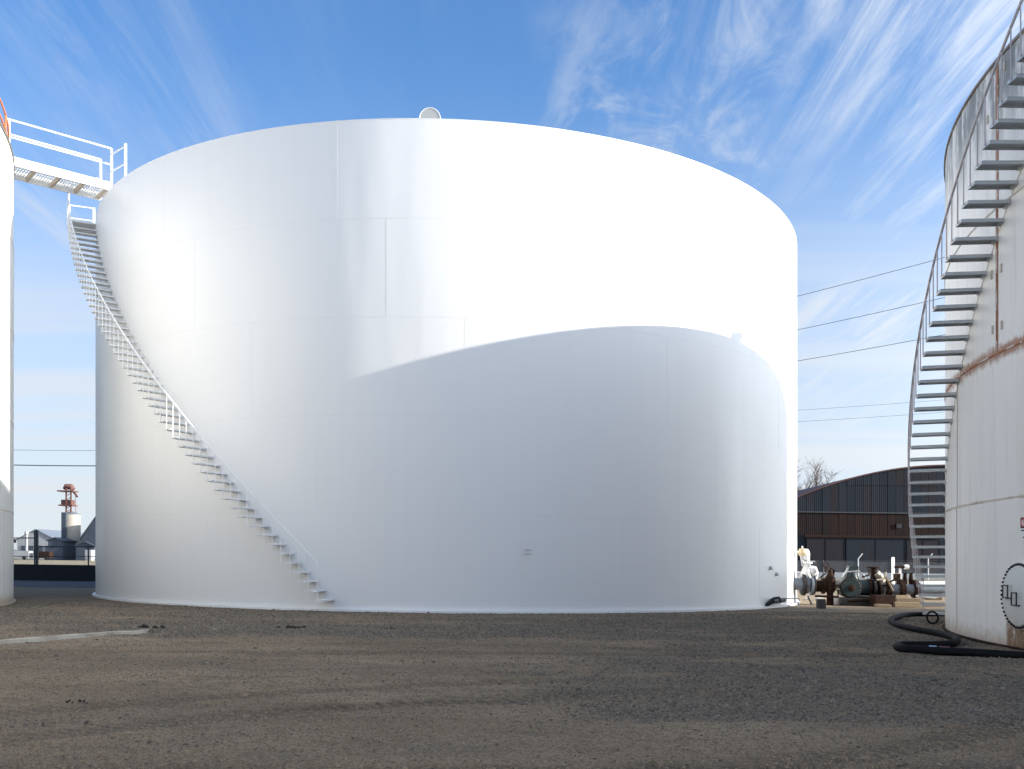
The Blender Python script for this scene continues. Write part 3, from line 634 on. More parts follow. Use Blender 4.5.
MB().tube([P(797, 573, YP+.2), P(804, 573, YP+.1)], .045, 8).build('bypass_pipe', M_white, pl, True)
MB().tube([P(797, 552, YP+.2), P(802, 554, YP+.1)], .05, 8).build('bypass_pipe', M_white, pl, True)
# hanging rusty valve
rv = MB().lathe([(.09, -.82), (.12, -.72), (.10, -.3), (.17, -.2), (.17, .2), (.10, .3), (.06, .45)], P(830, 584, YP-.1), (0, 0, 1), 16).build('check_valve', M_rust, pl, True)
MB().tube([P(829, 573, YP-.1), P(831, 568, YP-.1), P(834, 570, YP-.1), P(833, 577, YP-.1)], .035, 8).build('lever', M_rust, rv, True)
MB().tube([P(833, 606, YP-.1), P(826, 605.5, YP-.2)], .06, 8).build('foot', M_rust, rv, True)
flange(886, 588.5, .29, M_rust, .10); pipe(880, 945, 589.5, .17, M_blue); flange(888.5, 589, .27, M_rust, .08)
for px in (900, 914): flange(px, 589, .30, M_rust, .10); flange(px+2.6, 589, .28, M_rust, .07)
pipe(918, 950, 587, .19, M_white, Y=YP+.6)
for px in (905, 911): MB().lathe([(.07, 0), (.08, .1), (.05, .32), (.09, .36)], P(px, 584, YP+.1), (0, 0, 1), 12).build('vent_stub', M_rust, pl, True)
MB().box(P(897, 586, YP)+Vector((0, 0, .28)), (.12, .3, .25)).build('clamp', M_rust, pl)
pipe(862, 882, 588, .17, M_rust); flange(868, 588, .30, M_rust, .08); flange(872.5, 588, .32, M_blackpipe, .1); flange(878, 590, .27, M_rust, .08)
MB().tube([P(873, 586, YP), P(873.5, 568, YP)], .10, 8).build('riser', M_rust, pl, True)
MB().torus(P(873.4, 567.5, YP), (0, 0, 1), .2, .03, 16, 6).build('handwheel', M_rust, pl, True)
MB().tube([P(876, 573, YP-.05), P(881, 578, YP-.05), P(883, 585, YP-.05)], .12, 10).build('elbow', M_dirtywhite, pl, True)
MB().tube([P(884, 574, YP-.2), P(893, 591, YP-.35)], .035, 8).build('diagonal_rod', M_timber, pl, True)
MB().lathe([(.13, -.75), (.15, 0), (.15, .25), (.22, .27)], P(873.5, 588, YP), (0, 0, 1), 12).build('pipe_support', M_rust, pl, True)
for i, (pts, r, mt) in enumerate((([(815, 596), (838, 597), (838, 590)], .035, M_rust), ([(856, 596), (884, 597.5), (884, 590)], .045, M_blackpipe), ([(820, 578), (826, 573), (826, 566)], .025, M_rust),
        ([(842, 578), (846, 572), (858, 571)], .022, M_galv), ([(862, 577), (869, 575), (869, 569)], .03, M_rust), ([(877, 580), (884, 579), (886, 572)], .03, M_dirtywhite), ([(890, 582), (897, 578), (905, 582)], .028, M_rust),
        ([(808, 596), (812, 604)], .04, M_blackpipe), ([(848, 601), (870, 600)], .05, M_rust), ([(916, 596), (935, 598), (944, 594)], .035, M_galv))):
    MB().tube([P(x_, y_, YP-.25-.03*i) for x_, y_ in pts], r, 8).build('small_pipe', mt, pl, True)
for px, py in ((838, 588), (884, 588), (826, 565.5), (897, 577)): MB().torus(P(px, py, YP-.35), (.3, -1, .3), .10, .018, 16, 5).build('valve_wheel', M_rust, pl, True)
# pump with round face
pc = P(851, 588, YP-.35); pump = thing('pump', (pc.x, pc.y, 0), 'dark teal pump with a big round face on a dark plinth beside the pipes', 'pump')
body = MB().lathe([(.20, -.06), (.30, -.055), (.33, -.02), (.345, 0), (.345, .10), (.30, .12), (.30, .55), (.22, .65)], pc, (0, 1, 0), 28).build('housing', M_teal, pump, True)
MB().lathe([(.05, -.06), (.11, -.04), (.12, 0)], pc-Vector((0, .05, 0)), (0, 1, 0), 16).build('hub', M_rust, body, True)
MB().torus(pc-Vector((0, .01, 0)), (0, 1, 0), .335, .022, 32, 6).build('rust_ring', M_rust, body, True)
bm2 = MB().lathe([(.018, 0), (.018, .03)], (0, 0, 0), (0, -1, 0), 6).mesh('bolt', M_rust, slope=False)
for i in range(16): place('bolt', bm2, body, pc+Vector((.285*math.cos(i*PI/8), -.055, .285*math.sin(i*PI/8))))
MB().lathe([(.26, 0), (.22, .12), (.16, .30), (.11, .34), (.15, .36), (.15, .40), (.06, .42)], pc+Vector((.12, .3, .26)), (.05, 0, 1), 16).build('bonnet', M_teal, pump, True)
MB().box(pc+Vector((.14, .25, .64)), (.30, .26, .14)).build('gear_case', M_teal, pump)
MB().tube([pc+Vector((-.22, .2, .3)), pc+Vector((-.02, .2, .62))], .04, 8).build('lever', M_galv, pump, True)
MB().tube([pc+Vector((.3, .2, .55)), pc+Vector((.45, .1, .42)), pc+Vector((.5, .1, .3))], .025, 8).build('drain_line', M_galv, pump, True)
MB().lathe([(.27, 0), (.27, .5)], pc+Vector((.25, .38, 0)), (1, 0, 0), 20).build('coupling', M_teal, pump, True)
MB().box((pc.x+.20, pc.y+.25, .13), (1.2, .8, .26)).build('plinth', M_blackpipe, pump)
# small black drain valve low on the big tank with its thin pipe
X, Y = onc(783, A1, B1, R1); nv = Vector((X-A1, Y-B1, 0)).normalized()
dvv = thing('drain_valve', (X, Y-.3, .2), 'small black drain valve low on the right side of the big white tank', 'valve')
q0 = P(768, 604, onc(768, A1, B1, R1)[1]-.12); q1 = P(784, 600, Y-.25)
MB().tube([P(765, 605.5, onc(765, A1, B1, R1)[1]+.02), q0, P(772, 601, q0.y), q1], [.03, .06, .085, .07], 10).build('valve_body', M_black, dvv, True)
MB().tube([P(773, 598.5, q0.y-.05), P(779, 597.5, q0.y-.05), P(781, 602, q0.y-.05)], .04, 8).build('lever', M_black, dvv, True)
MB().tube([q1, P(786, 598.5, Y-.3), P(799, 598.5, Y-.3), P(799, 607.5, Y-.3)], .022, 8).build('sampling_line', M_galv, dvv, True)
blk = GP(821, 608.5); o = MB().box((blk.x, blk.y, .14), (.22, .22, .28)).build('pipe_pedestal', M_darkconc2); tag(o, 'small grey concrete block standing on the gravel left of the pump', 'concrete block')

# bollards and stand pipes behind the pipes
def bollard(px, py0, py1, Y, r, label, mat=M_white):
    p = P(px, py1, Y); o = MB().lathe([(r, -EYE), (r, p.z), (r*.7, p.z+r*.5)] if 0 else [(r, 0), (r, p.z), (r*.75, p.z+r*.5), (r*.2, p.z+r*.65)], (p.x, p.y, 0), n=14).build('bollard', mat, None, True)
    return tag(o, label, 'bollard')
bollard(893, 583, 558, 34, .055, 'tall slim white bollard behind the blue pipe, left of the tee-shaped handle')
tp = thing('stand_pipe', GP(900, 600), 'tee-shaped white stand pipe with a capped arm behind the blue pipe', 'stand pipe')
MB().tube([P(900, 598, 33), P(900, 568, 33)], .045, 8).build('upright', M_offwhite, tp, True)
MB().tube([P(894.5, 567, 33), P(905, 567, 33)], .05, 8).build('arm', M_rust, tp, True)
MB().lathe([(.08, -.06), (.09, 0), (.08, .09)], P(906, 567, 33), (1, 0, 0), 12).build('cap', M_white, tp, True)
# timbers and junk on the sunlit ground
for i, (px0, px1, py, Y, rz, hh, lb) in enumerate(((893, 921, 604.5, 29.6, .03, .13, 'long pale timber lying lowest in the stack under the blue pipe'),
        (895, 918, 600, 29.9, -.05, .12, 'pale timber on top of the stack under the blue pipe'), (921, 944, 604, 30.2, .08, .14, 'short pale timber nearest the foot of the grey stair'),
        (893, 906, 596.5, 30.4, .15, .10, 'short tilted board end resting on top of the timber stack'), (876, 890, 605.5, 29.4, -.04, .08, 'narrow board lying right of the pump plinth'),
        (924, 940, 598.5, 30.8, -.1, .10, 'small board behind the stair foot under the white pipe'))):
    c = P((px0+px1)/2, py, Y); ln = (px1-px0)*Y/F; m = MB(); m.box((c.x, c.y, c.z), (ln, .32, hh), rz); o = m.build('timber', M_timber); tag(o, lb, 'timber', 'timbers under the pipes')
jb = P(882, 600, 29.8); m = MB(); m.box((jb.x, jb.y, .19), (.62, .45, .36), .06); o = m.build('rusty_box', M_rust); tag(o, 'dark rusty steel box on the ground right of the pump', 'box')
for i, (px, py, r, lb) in enumerate(((824, 597.5, .16, 'broken pale concrete lump left of the rusty hanging valve'), (843, 600, .13, 'pale lump between the rusty valve and the pump'), (812, 599, .12, 'pale lump under the white valve'), (858, 603, .1, 'small pale stone in front of the pump plinth'))):
    g_ = GP(px, max(py, 601)); m = MB(); m.lathe([(r*.9, -.02), (r*1.1, r*.5), (r*.5, r*.95)], (g_.x, g_.y+.6, 0), n=7)
    for v in m.v: v.x += rnd.uniform(-.04, .04); v.y += rnd.uniform(-.04, .04); v.z += rnd.uniform(-.02, .03)
    tag(m.build('rubble_lump', M_concrete), lb, 'rubble', 'rubble by the pump')

# hose on the ground
def smooth_path(pts, n=8):
    out = []; P_ = [pts[0]]+pts+[pts[-1]]
    for i in range(1, len(P_)-2):
        for k in range(n):
            t = k/n; a, b, c, d = P_[i-1], P_[i], P_[i+1], P_[i+2]
            out.append(.5*((2*b)+(c-a)*t+(2*a-5*b+4*c-d)*t*t+(3*b-a-3*c+d)*t**3))
    return out+[pts[-1]]
hz = .055
hp_ = [GP(*q, z=hz) for q in ((948, 616.5), (930, 616.5), (915, 616.5), (903, 617.5), (893, 620.5), (891, 623.5), (899, 628), (915, 632), (935, 635.5), (950, 639), (957, 642.5), (953, 646.5), (938, 648), (918, 648.5), (903, 648.5), (897, 650), (903, 652.3), (920, 653.3), (945, 654.8), (975, 656.5), (1030, 660), (1100, 664))]
hose = thing('hose', GP(930, 640), 'long black rubber hose snaking over the ground to the foot of the right tank', 'hose')
MB().tube(smooth_path(hp_, 8), .062, 12).build('hose_pipe', M_hose, hose, True)
for (pa, pb), mt, nm_ in (((GP(929, 653.7, hz), GP(936.5, 654.1, hz)), M_band, 'tape_band'), ((GP(939, 654.3, hz), GP(950, 655, hz)), simple('dull_red_coupling', (.12, .03, .03), .5), 'coupling')):
    MB().tube([pa, pb], .070, 12).build(nm_, mt, hose, True)
c_ = P(932.5, 617.6, 21.2); tag(MB().torus(c_, (.15, -1, .1), .135, .022, 28, 8).build('hose_loop', M_hose, None, True), 'upright black ring of hose leaning at the foot of the grey stair', 'hose ring')

# ------------------------------------------------------------ yard bits
t = [GP(*q) for q in ((-70, 652), (0, 643.5), (60, 638.5), (110, 635), (150, 632.5))]
m = MB(); up, lo = [], []
pp = smooth_path(t, 6)
for i, p in enumerate(pp):
    w_ = .34*(1-i/len(pp))**.6+.05; z = relief(np.array([p.x]), np.array([p.y]))[0]
    a0 = p+Vector((0, -w_+rnd.uniform(-.04, .04), z-.02)); a1 = p+Vector((0, -w_*.55, z+.05)); a2 = p+Vector((0, w_*.5, z+.055)); a3 = p+Vector((0, w_+rnd.uniform(-.04, .04), z-.02)); m.v += [a0, a1, a2, a3]
for i in range(len(pp)-1):
    for j in range(3): q = 4*i+j; m.f.append((q, q+4, q+5, q+1))
tag(m.build('concrete_strip', simple('pale_sandy_concrete', (.42, .37, .28), .95, var=.25, scale=3, dirt=(.22, .18, .13), bump=.02), None, True), 'low pale sandy strip in the dirt at the left', 'kerb')
def clod(px, py, n, r, label):
    g_ = GP(px, py); m = MB()
    for k in range(n):
        c = Vector((g_.x+rnd.gauss(0, r*2.2), g_.y+rnd.gauss(0, r*.9), rnd.uniform(0, r*.5))); q = r*rnd.uniform(.3, .8); b0 = len(m.v)
        m.lathe([(q*.6, -q*.3), (q, q*.2), (q*.5, q*.6)], c, (rnd.uniform(-.5, .5), rnd.uniform(-.5, .5), 1), 6)
        for v in m.v[b0:]: v += Vector((rnd.uniform(-1, 1), rnd.uniform(-1, 1), rnd.uniform(-1, 1)))*q*.22
    tag(m.build('dirt_clump', simple('dark_clod', (.03, .026, .022), .95)), label, 'dirt clump', 'clumps in the yard')
clod(148, 628.5, 16, .07, 'black clump of dirt at the end of the pale strip'); clod(293, 628.5, 20, .055, 'flat dark clump in the gravel left of centre, before the stair foot')
clod(391, 629, 6, .035, 'tiny dark clump in the gravel in front of the white tank')
clod(78, 703, 6, .03, 'dark clod in the tan dirt at lower left')

# ------------------------------------------------------------ left background
def chain_fence(root, p, q, z0, z1, wire, step=.09, mat=None):
    d = (q-p); L = d.length; d = d/L; m = MB(); hh = z1-z0; n = int((L+hh)/step)
    for i in range(-int(hh/step), int(L/step)):
        for sg_ in (1, -1):
            s0 = i*step; s1_ = s0+hh; za, zb = (z0, z1) if sg_ > 0 else (z1, z0)
            ca, cb = max(s0, 0), min(s1_, L)
            if cb <= ca: continue
            fa = (ca-s0)/hh; fb = (cb-s0)/hh
            a = p+d*ca; b = p+d*cb; a.z = za+(zb-za)*fa; b.z = za+(zb-za)*fb; m.tube([a, b], wire, 3, False)
    o = m.build('chain_link_mesh', mat, root); tag(o, kind='stuff'); return o
ap = MB(); ap.v += [Vector((-75, 36.5, .012)), Vector((-7, 37.5, .012)), Vector((-7, 46.8, .012)), Vector((-75, 46.8, .012))]; ap.f.append((0, 1, 2, 3)); tag(ap.build('shaded_apron', simple('shade_dark_ground', (.035, .038, .045), .9, var=.3, scale=1.2, bump=.01)), kind='structure')  # dark sheet that paints the shade on the ground before the low wall
cw = MB(); cw.bar((-60, 47, .36), (-8, 47, .36), .35, .90); cwo = cw.build('containment_wall', M_darkconc); tag(cwo, 'low dark containment wall between the left tank and the big tank', 'wall')
lf = thing('chain_link_fence', (-24, 47, .8), 'dark steel fence on the low wall between the left tank and the big tank', 'fence')
YF = 47.0
def fpost(px, pyt, r=.05): p = P(px, pyt, YF); MB().tube([(p.x, p.y, .8), (p.x, p.y, p.z)], r, 8).build('post', M_post, lf, True)
fpost(34.6, 531, .035); fpost(37, 530, .075); fpost(88.4, 546, .04)
for px0, px1, py in ((-30, 34.6, 538), (37, 110, 546.7)): MB().tube([P(px0, py, YF), P(px1, py, YF)], .03, 6).build('rail', M_post, lf, True)
MB().tube([P(-30, 556.2, YF), P(110, 556.6, YF)], .02, 6).build('rail', M_post, lf, True)
MB().box(P(14.5, 541, YF-.05), (.12, .1, .18)).build('bracket', M_post, lf)
chain_fence(lf, P(-30, 538, YF), P(34, 538, YF), .82, P(0, 538, YF).z, .0022, .14, M_post)
chain_fence(lf, P(37, 538, YF), P(110, 538, YF), .82, P(60, 546.7, YF).z, .0022, .14, M_post)
YS = 230.0
gz = lambda Y=YS: 0
# grain silo and red elevator tower
s0 = P(71.3, 556, YS); rS = 8.6*YS/F; sh_ = P(71.3, 514.5, YS).z
silo = thing('grain_silo', (s0.x, s0.y, 0), 'pale round silo with a red steel elevator tower on top, beyond the left fence', 'silo')
body = MB().lathe([(rS, 0), (rS, sh_)], (s0.x, s0.y, 0), n=32).build('silo_wall', M_silo, silo, True)
for k in range(1, 8): MB().ring(s0.x, s0.y, rS-.01, rS+.04, sh_*k/8-.04, sh_*k/8+.04, n=32).build('band', M_silo, body, True)
MB().lathe([(rS+.1, sh_), (rS*.5, sh_+.5), (.2, sh_+.8)], (s0.x, s0.y, 0), n=32).build('silo_roof', M_barnr, silo, True)
MB().box(P(64.5, 535, YS-rS+.0)+Vector((0, .3, 0)), (1.1, 1.6, sh_-.2)).build('dark_left_shaft', M_silod, silo)  # dark upright box along the left side of the silo
MB().box(P(70.5, 552, YS-rS-.2), (1.4, .5, 2.2)).build('doorway', M_post, silo)
tw = MB()
for px in (66.2, 71.0):
    for yy in (YS-1, YS+1): tw.bar(P(px, 516, yy), P(px, 488, yy), .30, .30)
towr = tw.build('tower_legs', M_oxide, silo)
for k, py in enumerate((512, 509, 500, 496)): MB().bar(P(66.2, py, YS-1), P(71, py-3, YS-1), .12, .12).build('cross_brace', M_oxide, towr)
MB().box(P(68, 505.5, YS), (3.4, 3.0, .3)).build('lower_platform', M_oxide, silo); MB().box(P(65.0, 502.5, YS), (1.1, 1.8, 1.3)).build('motor_house', M_oxide, silo)
MB().box(P(70.8, 502.5, YS), (1.2, 1.8, 1.2)).build('motor_house', M_oxide, silo)
MB().box(P(67.8, 491.3, YS), (3.9, 3.0, .3)).build('upper_platform', M_oxide, silo)
MB().tube([P(64, 489, YS), P(66, 486.8, YS), P(71, 486.8, YS), P(73.5, 489.5, YS)], [.35, .75, .75, .5], 10).build('elevator_head', M_oxide, silo, True)
MB().bar(P(71.5, 489, YS), P(77.5, 497, YS), .45, .4).build('chute', M_oxide, silo)
MB().tube([P(75.5, 496, YS), P(75.8, 514, YS)], .06, 6).build('guy_pipe', M_oxide, silo, True)
def house(px0, px1, pyw, pyr, Y, D, wm, rm, name, label, apex=None, cat='building'):
    a, b = P(px0, pyw, Y), P(px1, pyw, Y); rid = P(px0, pyr, Y).z; ax = P(apex, pyr, Y).x if apex else (a.x+b.x)/2
    t_ = thing(name, ((a.x+b.x)/2, Y, 0), label, cat); m = MB(); n_ = 0
    for yy in (Y, Y+D): m.v += [Vector((a.x, yy, 0)), Vector((b.x, yy, 0)), Vector((b.x, yy, a.z)), Vector((ax, yy, rid)), Vector((a.x, yy, a.z))]
    m.f += [(0, 1, 2, 3, 4), (9, 8, 7, 6, 5), (1, 6, 7, 2), (0, 4, 9, 5)]; wl = m.build('wall', wm, t_)
    r = MB(); e = .35
    for (s_, t2) in ((a, 1), (b, -1)):
        n_ = len(r.v); sx = -e if t2 > 0 else e
        for yy in (Y-e, Y+D+e): r.v += [Vector((s_.x+sx, yy, a.z-.12)), Vector((ax, yy, rid+.03)), Vector((ax, yy, rid+.22)), Vector((s_.x+sx, yy, a.z+.06))]
        r.f += [tuple(n_+i for i in q) for q in ((0, 1, 2, 3), (7, 6, 5, 4), (0, 4, 5, 1), (2, 6, 7, 3), (0, 3, 7, 4))]
    r.build('roof', rm, t_); return t_, wl
h1, wl = house(17, 57, 540, 529.5, 260, 26, M_barnw, M_barnr, 'barn', 'white gabled barn far beyond the fence, left of the silo', 36)
for px in (24, 31, 40, 48): MB().box(P(px, 550, 259.9), (1.4, .12, 2.4)).build('window', M_silod, h1)
house(48, 62.5, 540.5, 538, YS-8, 8, M_silod, M_silod, 'shed', 'low dark shed joined to the left side of the silo')
house(80.5, 124, 540, 514, YS-9, 24, M_silod, M_silod, 'shed', 'blue-grey gabled shed behind the silo at the edge of the big tank', 98)
house(76, 94, 546, 542, YS-10, 6, M_silod, M_silod, 'shed', 'low lean-to in front of the blue-grey gabled shed')
wt = P(26.5, 531, 250); tag(MB().lathe([(.35, 0), (.35, wt.z-1), (.6, wt.z-.8), (.3, wt.z)], (wt.x, wt.y, 0), n=16).build('vent_stack', M_barnw, None, True), 'small white stack poking above the barn roof', 'stack')
for px, py, w_, h2, lb in ((20, 553, 5, 1.6, 'pale parked trailer low beside the white barn'), (44, 553, 3.4, 1.5, 'rusty brown machine in front of the white barn'), (90, 550, 1.4, 2.0, 'small white cabinet before the blue-grey shed')):
    p = P(px, 556, 215); mt = M_barnw if px != 44 else M_rust; tt = thing('trailer' if px == 20 else ('farm_machine' if px == 44 else 'cabinet'), (p.x, p.y, 0), lb, 'trailer' if px == 20 else ('machine' if px == 44 else 'cabinet'))
    MB().box((p.x, p.y, .5+h2/2), (w_, 2, h2)).build('body', mt, tt)
    if px != 90:
        for sx in (-.3, .3): MB().lathe([(.42, -.12), (.42, .12)], (p.x+sx*w_, p.y-1.05, .42), (0, 1, 0), 14).build('wheel', M_black, tt, True)
    else: MB().box((p.x, p.y, .28), (w_*.9, 1.8, .5)).build('base', M_concrete, tt)
# long low tree line / roofs far off
rdg = MB(); xs = np.linspace(-900, 900, 160); 
for i, x in enumerate(xs): hgt = 5+5*fbm(np.array([x*.02]), np.array([3.0]), 4, 2)[0]+3*rnd.random(); rdg.v += [Vector((x, 1400+30*math.sin(i), -2)), Vector((x, 1400+30*math.sin(i), hgt)), Vector((x, 1440, hgt*.7)), Vector((x, 1450, -2))]
for i in range(159):
    for j in range(3): q = 4*i+j; rdg.f.append((q, q+4, q+5, q+1))
tag(rdg.build('far_tree_line', simple('distant_trees', (.06, .07, .06), .95, var=.3, scale=.05)), 'far grey-green line of trees on the horizon', 'trees', kind='stuff')

# wires and their poles
def wire(name, pts_, r, label, grp):
    a, b = pts_; m = MB(); n = 24; sag = (b-a).length*.008
    m.tube([a.lerp(b, i/n)+Vector((0, 0, -sag*4*(i/n)*(1-i/n)+0)) for i in range(n+1)], r, 5, False)
    tag(m.build(name, M_cable, None, True), label, 'wire', grp)
def upole(x, y, h_, label, arms=()):
    t_ = thing('utility_pole', (x, y, 0), label, 'utility pole', 'utility poles behind the tanks')
    MB().tube([(x, y, 0), (x, y, h_)], [.17, .11], 10).build('pole', M_pole, t_, True)
    for z in arms: MB().lathe([(.05, 0), (.08, .05), (.05, .12), (.08, .18), (.04, .24)], (x, y-.1, z-.12), (0, 0, 1), 8).build('insulator', M_galv, t_, True)
lev = ((342, 242, 'uppermost of the three near wires right of the big tank'), (367, 284.6, 'middle one of the three near wires right of the big tank'), (390, 324, 'lowest of the three near wires right of the big tank'))
pa, pb = P(600, 342, 60), P(1000, 242, 42)
for ya, yb, lb in lev: a = P(600, ya, 60); b = P(1000, yb, 42); wire('power_line', (a, b), .014, lb, 'wires in the sky at right')
upole(pa.x, pa.y+.15, pa.z+.3, 'wooden utility pole hidden behind the big white tank', [P(600, q[0], 60).z for q in lev])
upole(pb.x, pb.y+.15, pb.z+.3, 'wooden utility pole hidden behind the right tank', [P(1000, q[1], 42).z for q in lev])
far = ((421, 391, 'upper of the two faint far wires low in the sky at right'), (431, 404, 'lower of the two faint far wires low in the sky at right'))
for ya, yb, lb in far: wire('power_line', (P(560, ya, 150), P(1050, yb, 120)), .018, lb, 'wires in the sky at right')
for px, q, Y in ((560, 0, 150), (1050, 1, 120)): p = P(px, far[0][q], Y); upole(p.x, p.y+.1, p.z+.3, 'tall utility pole far behind the ' + ('big white' if q == 0 else 'right') + ' tank', [p.z])
wl2 = ((447, 449, .022, 110, 'faint upper wire between the left tank and the big tank'), (462, 464.5, .06, 110, 'thick dark cable between the left tank and the big tank'))
for ya, yb, r, Y, lb in wl2: wire('power_line', (P(-90, ya, Y), P(220, yb, Y)), r, lb, 'wires in the sky at left')
for px in (-90, 220): p = P(px, 447, 110); upole(p.x, p.y+.1, p.z+.5, 'utility pole carrying the left wires, hidden behind the ' + ('left tank' if px < 0 else 'big white tank'), [p.z])

# ------------------------------------------------------------ warehouse
YW = 108.0; AP = P(952, 466, YW); AX, AZ = AP.x, AP.z; kW = .0122
zt = lambda x: AZ-kW*(x-AX)**2
XL, XR = AX-22.5, AX+22.5
wh = thing('warehouse', (AX, YW, 0), 'dark rusty corrugated metal warehouse with a bowed roof, behind the pump', 'warehouse')
tm_ = NT('rusty_dark_tin', .7, 0.0, .12)
oi = tm_.N.new('ShaderNodeObjectInfo'); r_ = oi.outputs['Random']
c = tm_.mix(r_, (.014, .019, .028), (.022, .027, .036))
c = tm_.mix(tm_.math('MULTIPLY', tm_.ramp(tm_.noise(.5, 6, .65, (1.6, 1, .5)), .50, .66), .5), c, (.024, .014, .012))
c = tm_.mix(tm_.math('MULTIPLY', tm_.ramp(r_, .80, .86), .45), c, (.024, .015, .013)); tm_.col(c); M_tin = tm_.m
tm_ = NT('heavily_rusted_tin', .8, 0.0, .12); oi = tm_.N.new('ShaderNodeObjectInfo'); r_ = oi.outputs['Random']
c = tm_.mix(r_, (.028, .014, .011), (.019, .012, .011)); c = tm_.mix(tm_.math('MULTIPLY', tm_.ramp(tm_.noise(.8, 6, .65, (2, 1, .4), off=(3, 0, 0)), .46, .68), .6), c, (.013, .014, .017)); tm_.col(c); M_tinr = tm_.m
zs = [0, 3.4, P(850, 536, YW).z, P(850, 512.5, YW).z]; zmid = P(870, 485.5, YW).z
def panel(x0, x1, z0, z1a, z1b, mat, y=YW, name='metal_panel', amp=.010):
    m = MB(); n = 8
    for i in range(n+1):
        x = x0+(x1-x0)*i/n; z1 = z1a+(z1b-z1a)*i/n; yy = y-(amp if i % 2 else 0)-.02; m.v += [Vector((x, yy, z0)), Vector((x, yy, z1)), Vector((x, yy+.10, z0)), Vector((x, yy+.10, z1))]
    for i in range(n):
        q = 4*i; m.f += [(q, q+4, q+5, q+1), (q+1, q+5, q+7, q+3)]
    m.f += [(0, 1, 3, 2), (4*n, 4*n+2, 4*n+3, 4*n+1)]
    return m.build(name, mat, wh)
pw = .94; nx = int((XR-XL)/pw)
doorL, doorM, doorR = P(806, 540, YW).x, P(845, 540, YW).x, P(905, 540, YW).x
for i in range(nx):
    x0 = XL+i*pw; x1 = x0+pw-.03; jog = rnd.uniform(-.012, .012)
    ya = YW+jog
    if not (doorL-.2 < (x0+x1)/2 < doorR+4): panel(x0, x1, 0, zs[2]-.03, zs[2]-.03, M_tin, ya)
    if zt(x0) > zs[2]+.2: panel(x0, x1, zs[2]+.03, min(zs[3]-.03, zt(x0)), min(zs[3]-.03, zt(x1)), M_tinr, ya)
    top0, top1 = zt(x0)-.05, zt(x1)-.05
    if min(top0, top1) > zs[3]+.1:
        if min(top0, top1) > zmid+.25:
            panel(x0, x1, zs[3], zmid-.02, zmid-.02, M_tin, ya); panel(x0, x1, zmid+.02, top0, top1, M_tin, ya-.03)
        else: panel(x0, x1, zs[3], top0, top1, M_tin, ya)
m = MB(); n = 40
core = MB()
for yy in (YW+.1, YW+45):
    core.v += [Vector((XL, yy, 0)), Vector((XR, yy, 0))]+[Vector((XR-(XR-XL)*i/n, yy, zt(XR-(XR-XL)*i/n)-.2)) for i in range(n+1)]
k = n+3; core.f += [tuple(range(k)), tuple(range(2*k-1, k-1, -1))]+[(i, (i+1) % k+0, k+(i+1) % k, k+i)[::-1] for i in range(k)]
core.build('wall_core', M_tin, wh)
rr = MB()
for i in range(n+1):
    x = XL-.3+(XR-XL+.6)*i/n; z = zt(x); rr.v += [Vector((x, YW-.2, z)), Vector((x, YW-.2, z+.16)), Vector((x, YW+45.4, z+.16)), Vector((x, YW+45.4, z))]
for i in range(n):
    for j in range(4): q = 4*i; rr.f.append((q+j, q+4+j, q+4+(j+1) % 4, q+(j+1) % 4))
rr.build('roof', simple('rust_red_roof_edge', (.09, .035, .032), .7, var=.3, scale=.6), wh)
MB().bar((XL, YW-.12, zs[3]), (XR, YW-.12, zs[3]), .06, .12).build('lap_strip', M_post, wh)
MB().bar((P(804, 540, YW).x, YW-.22, zs[2]-.05), (doorR+4, YW-.22, zs[2]-.05), .20, .26).build('door_track', M_rust, wh)
for (x0, x1) in ((doorL, doorM-.06), (doorM+.06, doorR), (doorR+.1, doorR+4)):
    d = MB(); d.box(((x0+x1)/2, YW-.12, (zs[2]-.2)/2), (x1-x0, .08, zs[2]-.25)); do = d.build('sliding_door', M_tin, wh)
    nb = 2
    for j in range(nb+1): MB().box((x0+.05+(x1-x0-.1)*j/nb, YW-.18, (zs[2]-.3)/2), (.05, .03, zs[2]-.4)).build('door_rib', M_tin, do)
MB().box(P(899, 526, YW-.1), (.6, .12, .5)).build('vent', M_black, wh)

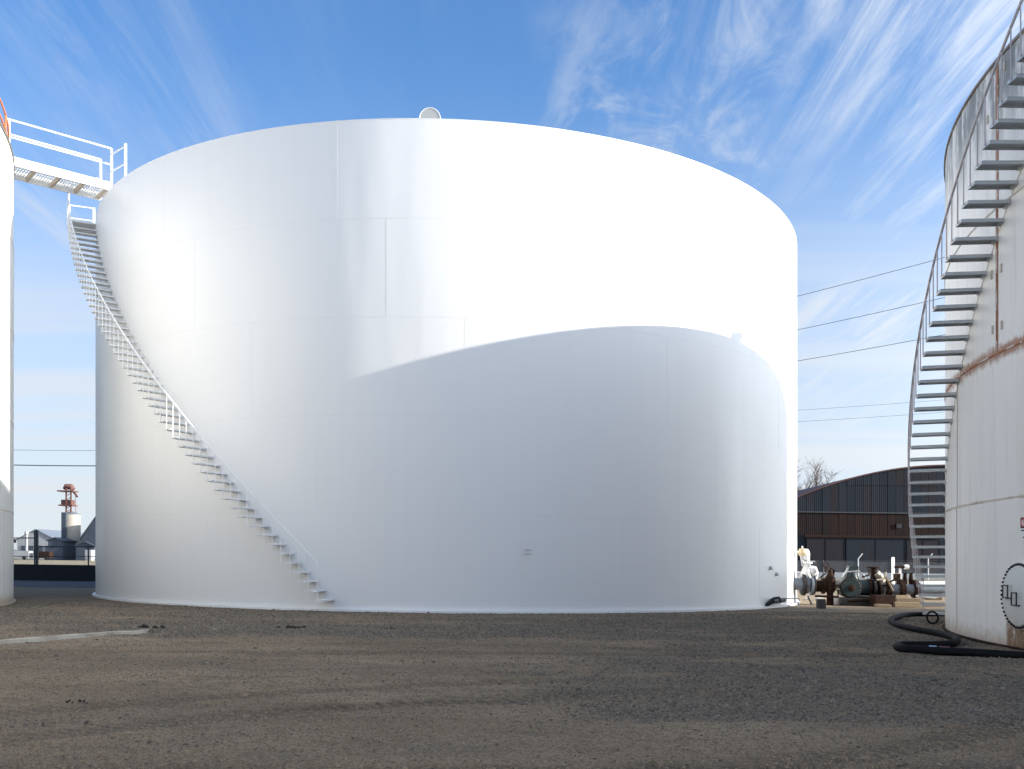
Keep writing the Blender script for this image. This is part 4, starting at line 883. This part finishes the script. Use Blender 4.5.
# right fence with angled arms
YFR = 88.0; fr_ = thing('chain_link_fence', (45, YFR, 0), 'galvanised chain link fence with angled barbed wire arms in front of the warehouse', 'fence')
M_mesh = simple('galvanised_wire', (.20, .20, .20), .6, .2)
p0, p1 = P(785, 560.5, YFR), P(990, 560.5, YFR)
chain_fence(fr_, p0, p1, .05, p0.z, .008, .10, M_mesh)
MB().tube([p0, p1], 0.018, 6).build('top_rail', M_post, fr_, True)
for px in (788, 823, 858, 893, 928, 963):
    p = P(px, 560, YFR); vis = px in (858, 928)
    MB().tube([(p.x, p.y-.04, 0), (p.x, p.y-.04, p.z+.1), (p.x+.38, p.y-.1, p.z+.62)] if vis else [(p.x, p.y-.04, 0), (p.x, p.y-.04, p.z)], .055, 8).build('post', M_offwhite if vis else M_post, fr_, True)
# pale low box standing in for the sunlit ground before the warehouse
tag(MB().box((48, 92, .3), (60, .5, .55)).build('lit_ground_band', simple('pale_lit_ground', (.42, .45, .48), .8, var=.1)), 'long low pale band painted as sunlit ground between the fence and the warehouse', 'kerb')

# bare tree behind the warehouse
def tree(px, Y, top_py, label):
    b = P(px, 560, Y); top = P(px, top_py, Y).z; t_ = thing('bare_tree', (b.x, b.y, 0), label, 'tree')
    MB().tube([(b.x, b.y, 0), (b.x-.1, b.y, top*.35), (b.x+.1, b.y, top*.55)], [.45, .33, .24], 10).build('trunk', M_bark, t_, True)
    br = MB(); R_ = random.Random(5)
    def grow(p, d, L, r, lv):
        pts = [p]; q = p
        for i in range(3): d = (d+Vector((R_.gauss(0, .13), R_.gauss(0, .13), R_.gauss(.04, .08)))).normalized(); q = q+d*L/3; pts.append(q)
        br.tube(pts, [r, r*.85, r*.7, r*.55], 4 if lv > 1 else 6, False)
        if lv >= 5: return
        for k in range(R_.choice((2, 3, 3)) if lv < 4 else 3):
            o = pts[R_.choice((1, 2, 3))] if k else pts[3]
            dd = (d+Vector((R_.gauss(0, .55), R_.gauss(0, .55), R_.gauss(.12, .3)))).normalized(); grow(o, dd, L*R_.uniform(.6, .82), r*.58, lv+1)
    s_ = Vector((b.x+.1, b.y, top*.50)); Ls = top*.17
    for k in range(7):
        a = 2*PI*k/7; grow(s_-Vector((0, 0, rnd.random()*1.2)), Vector((math.cos(a)*.8, math.sin(a)*.5, .85)).normalized(), Ls, .19, 0)
    br.build('branches', M_bark, t_, True)
tree(807, 150, 450, 'bare leafless tree rising behind the left end of the bowed warehouse roof')
tree(786, 165, 470, 'bare leafless tree mostly hidden behind the right edge of the big tank')
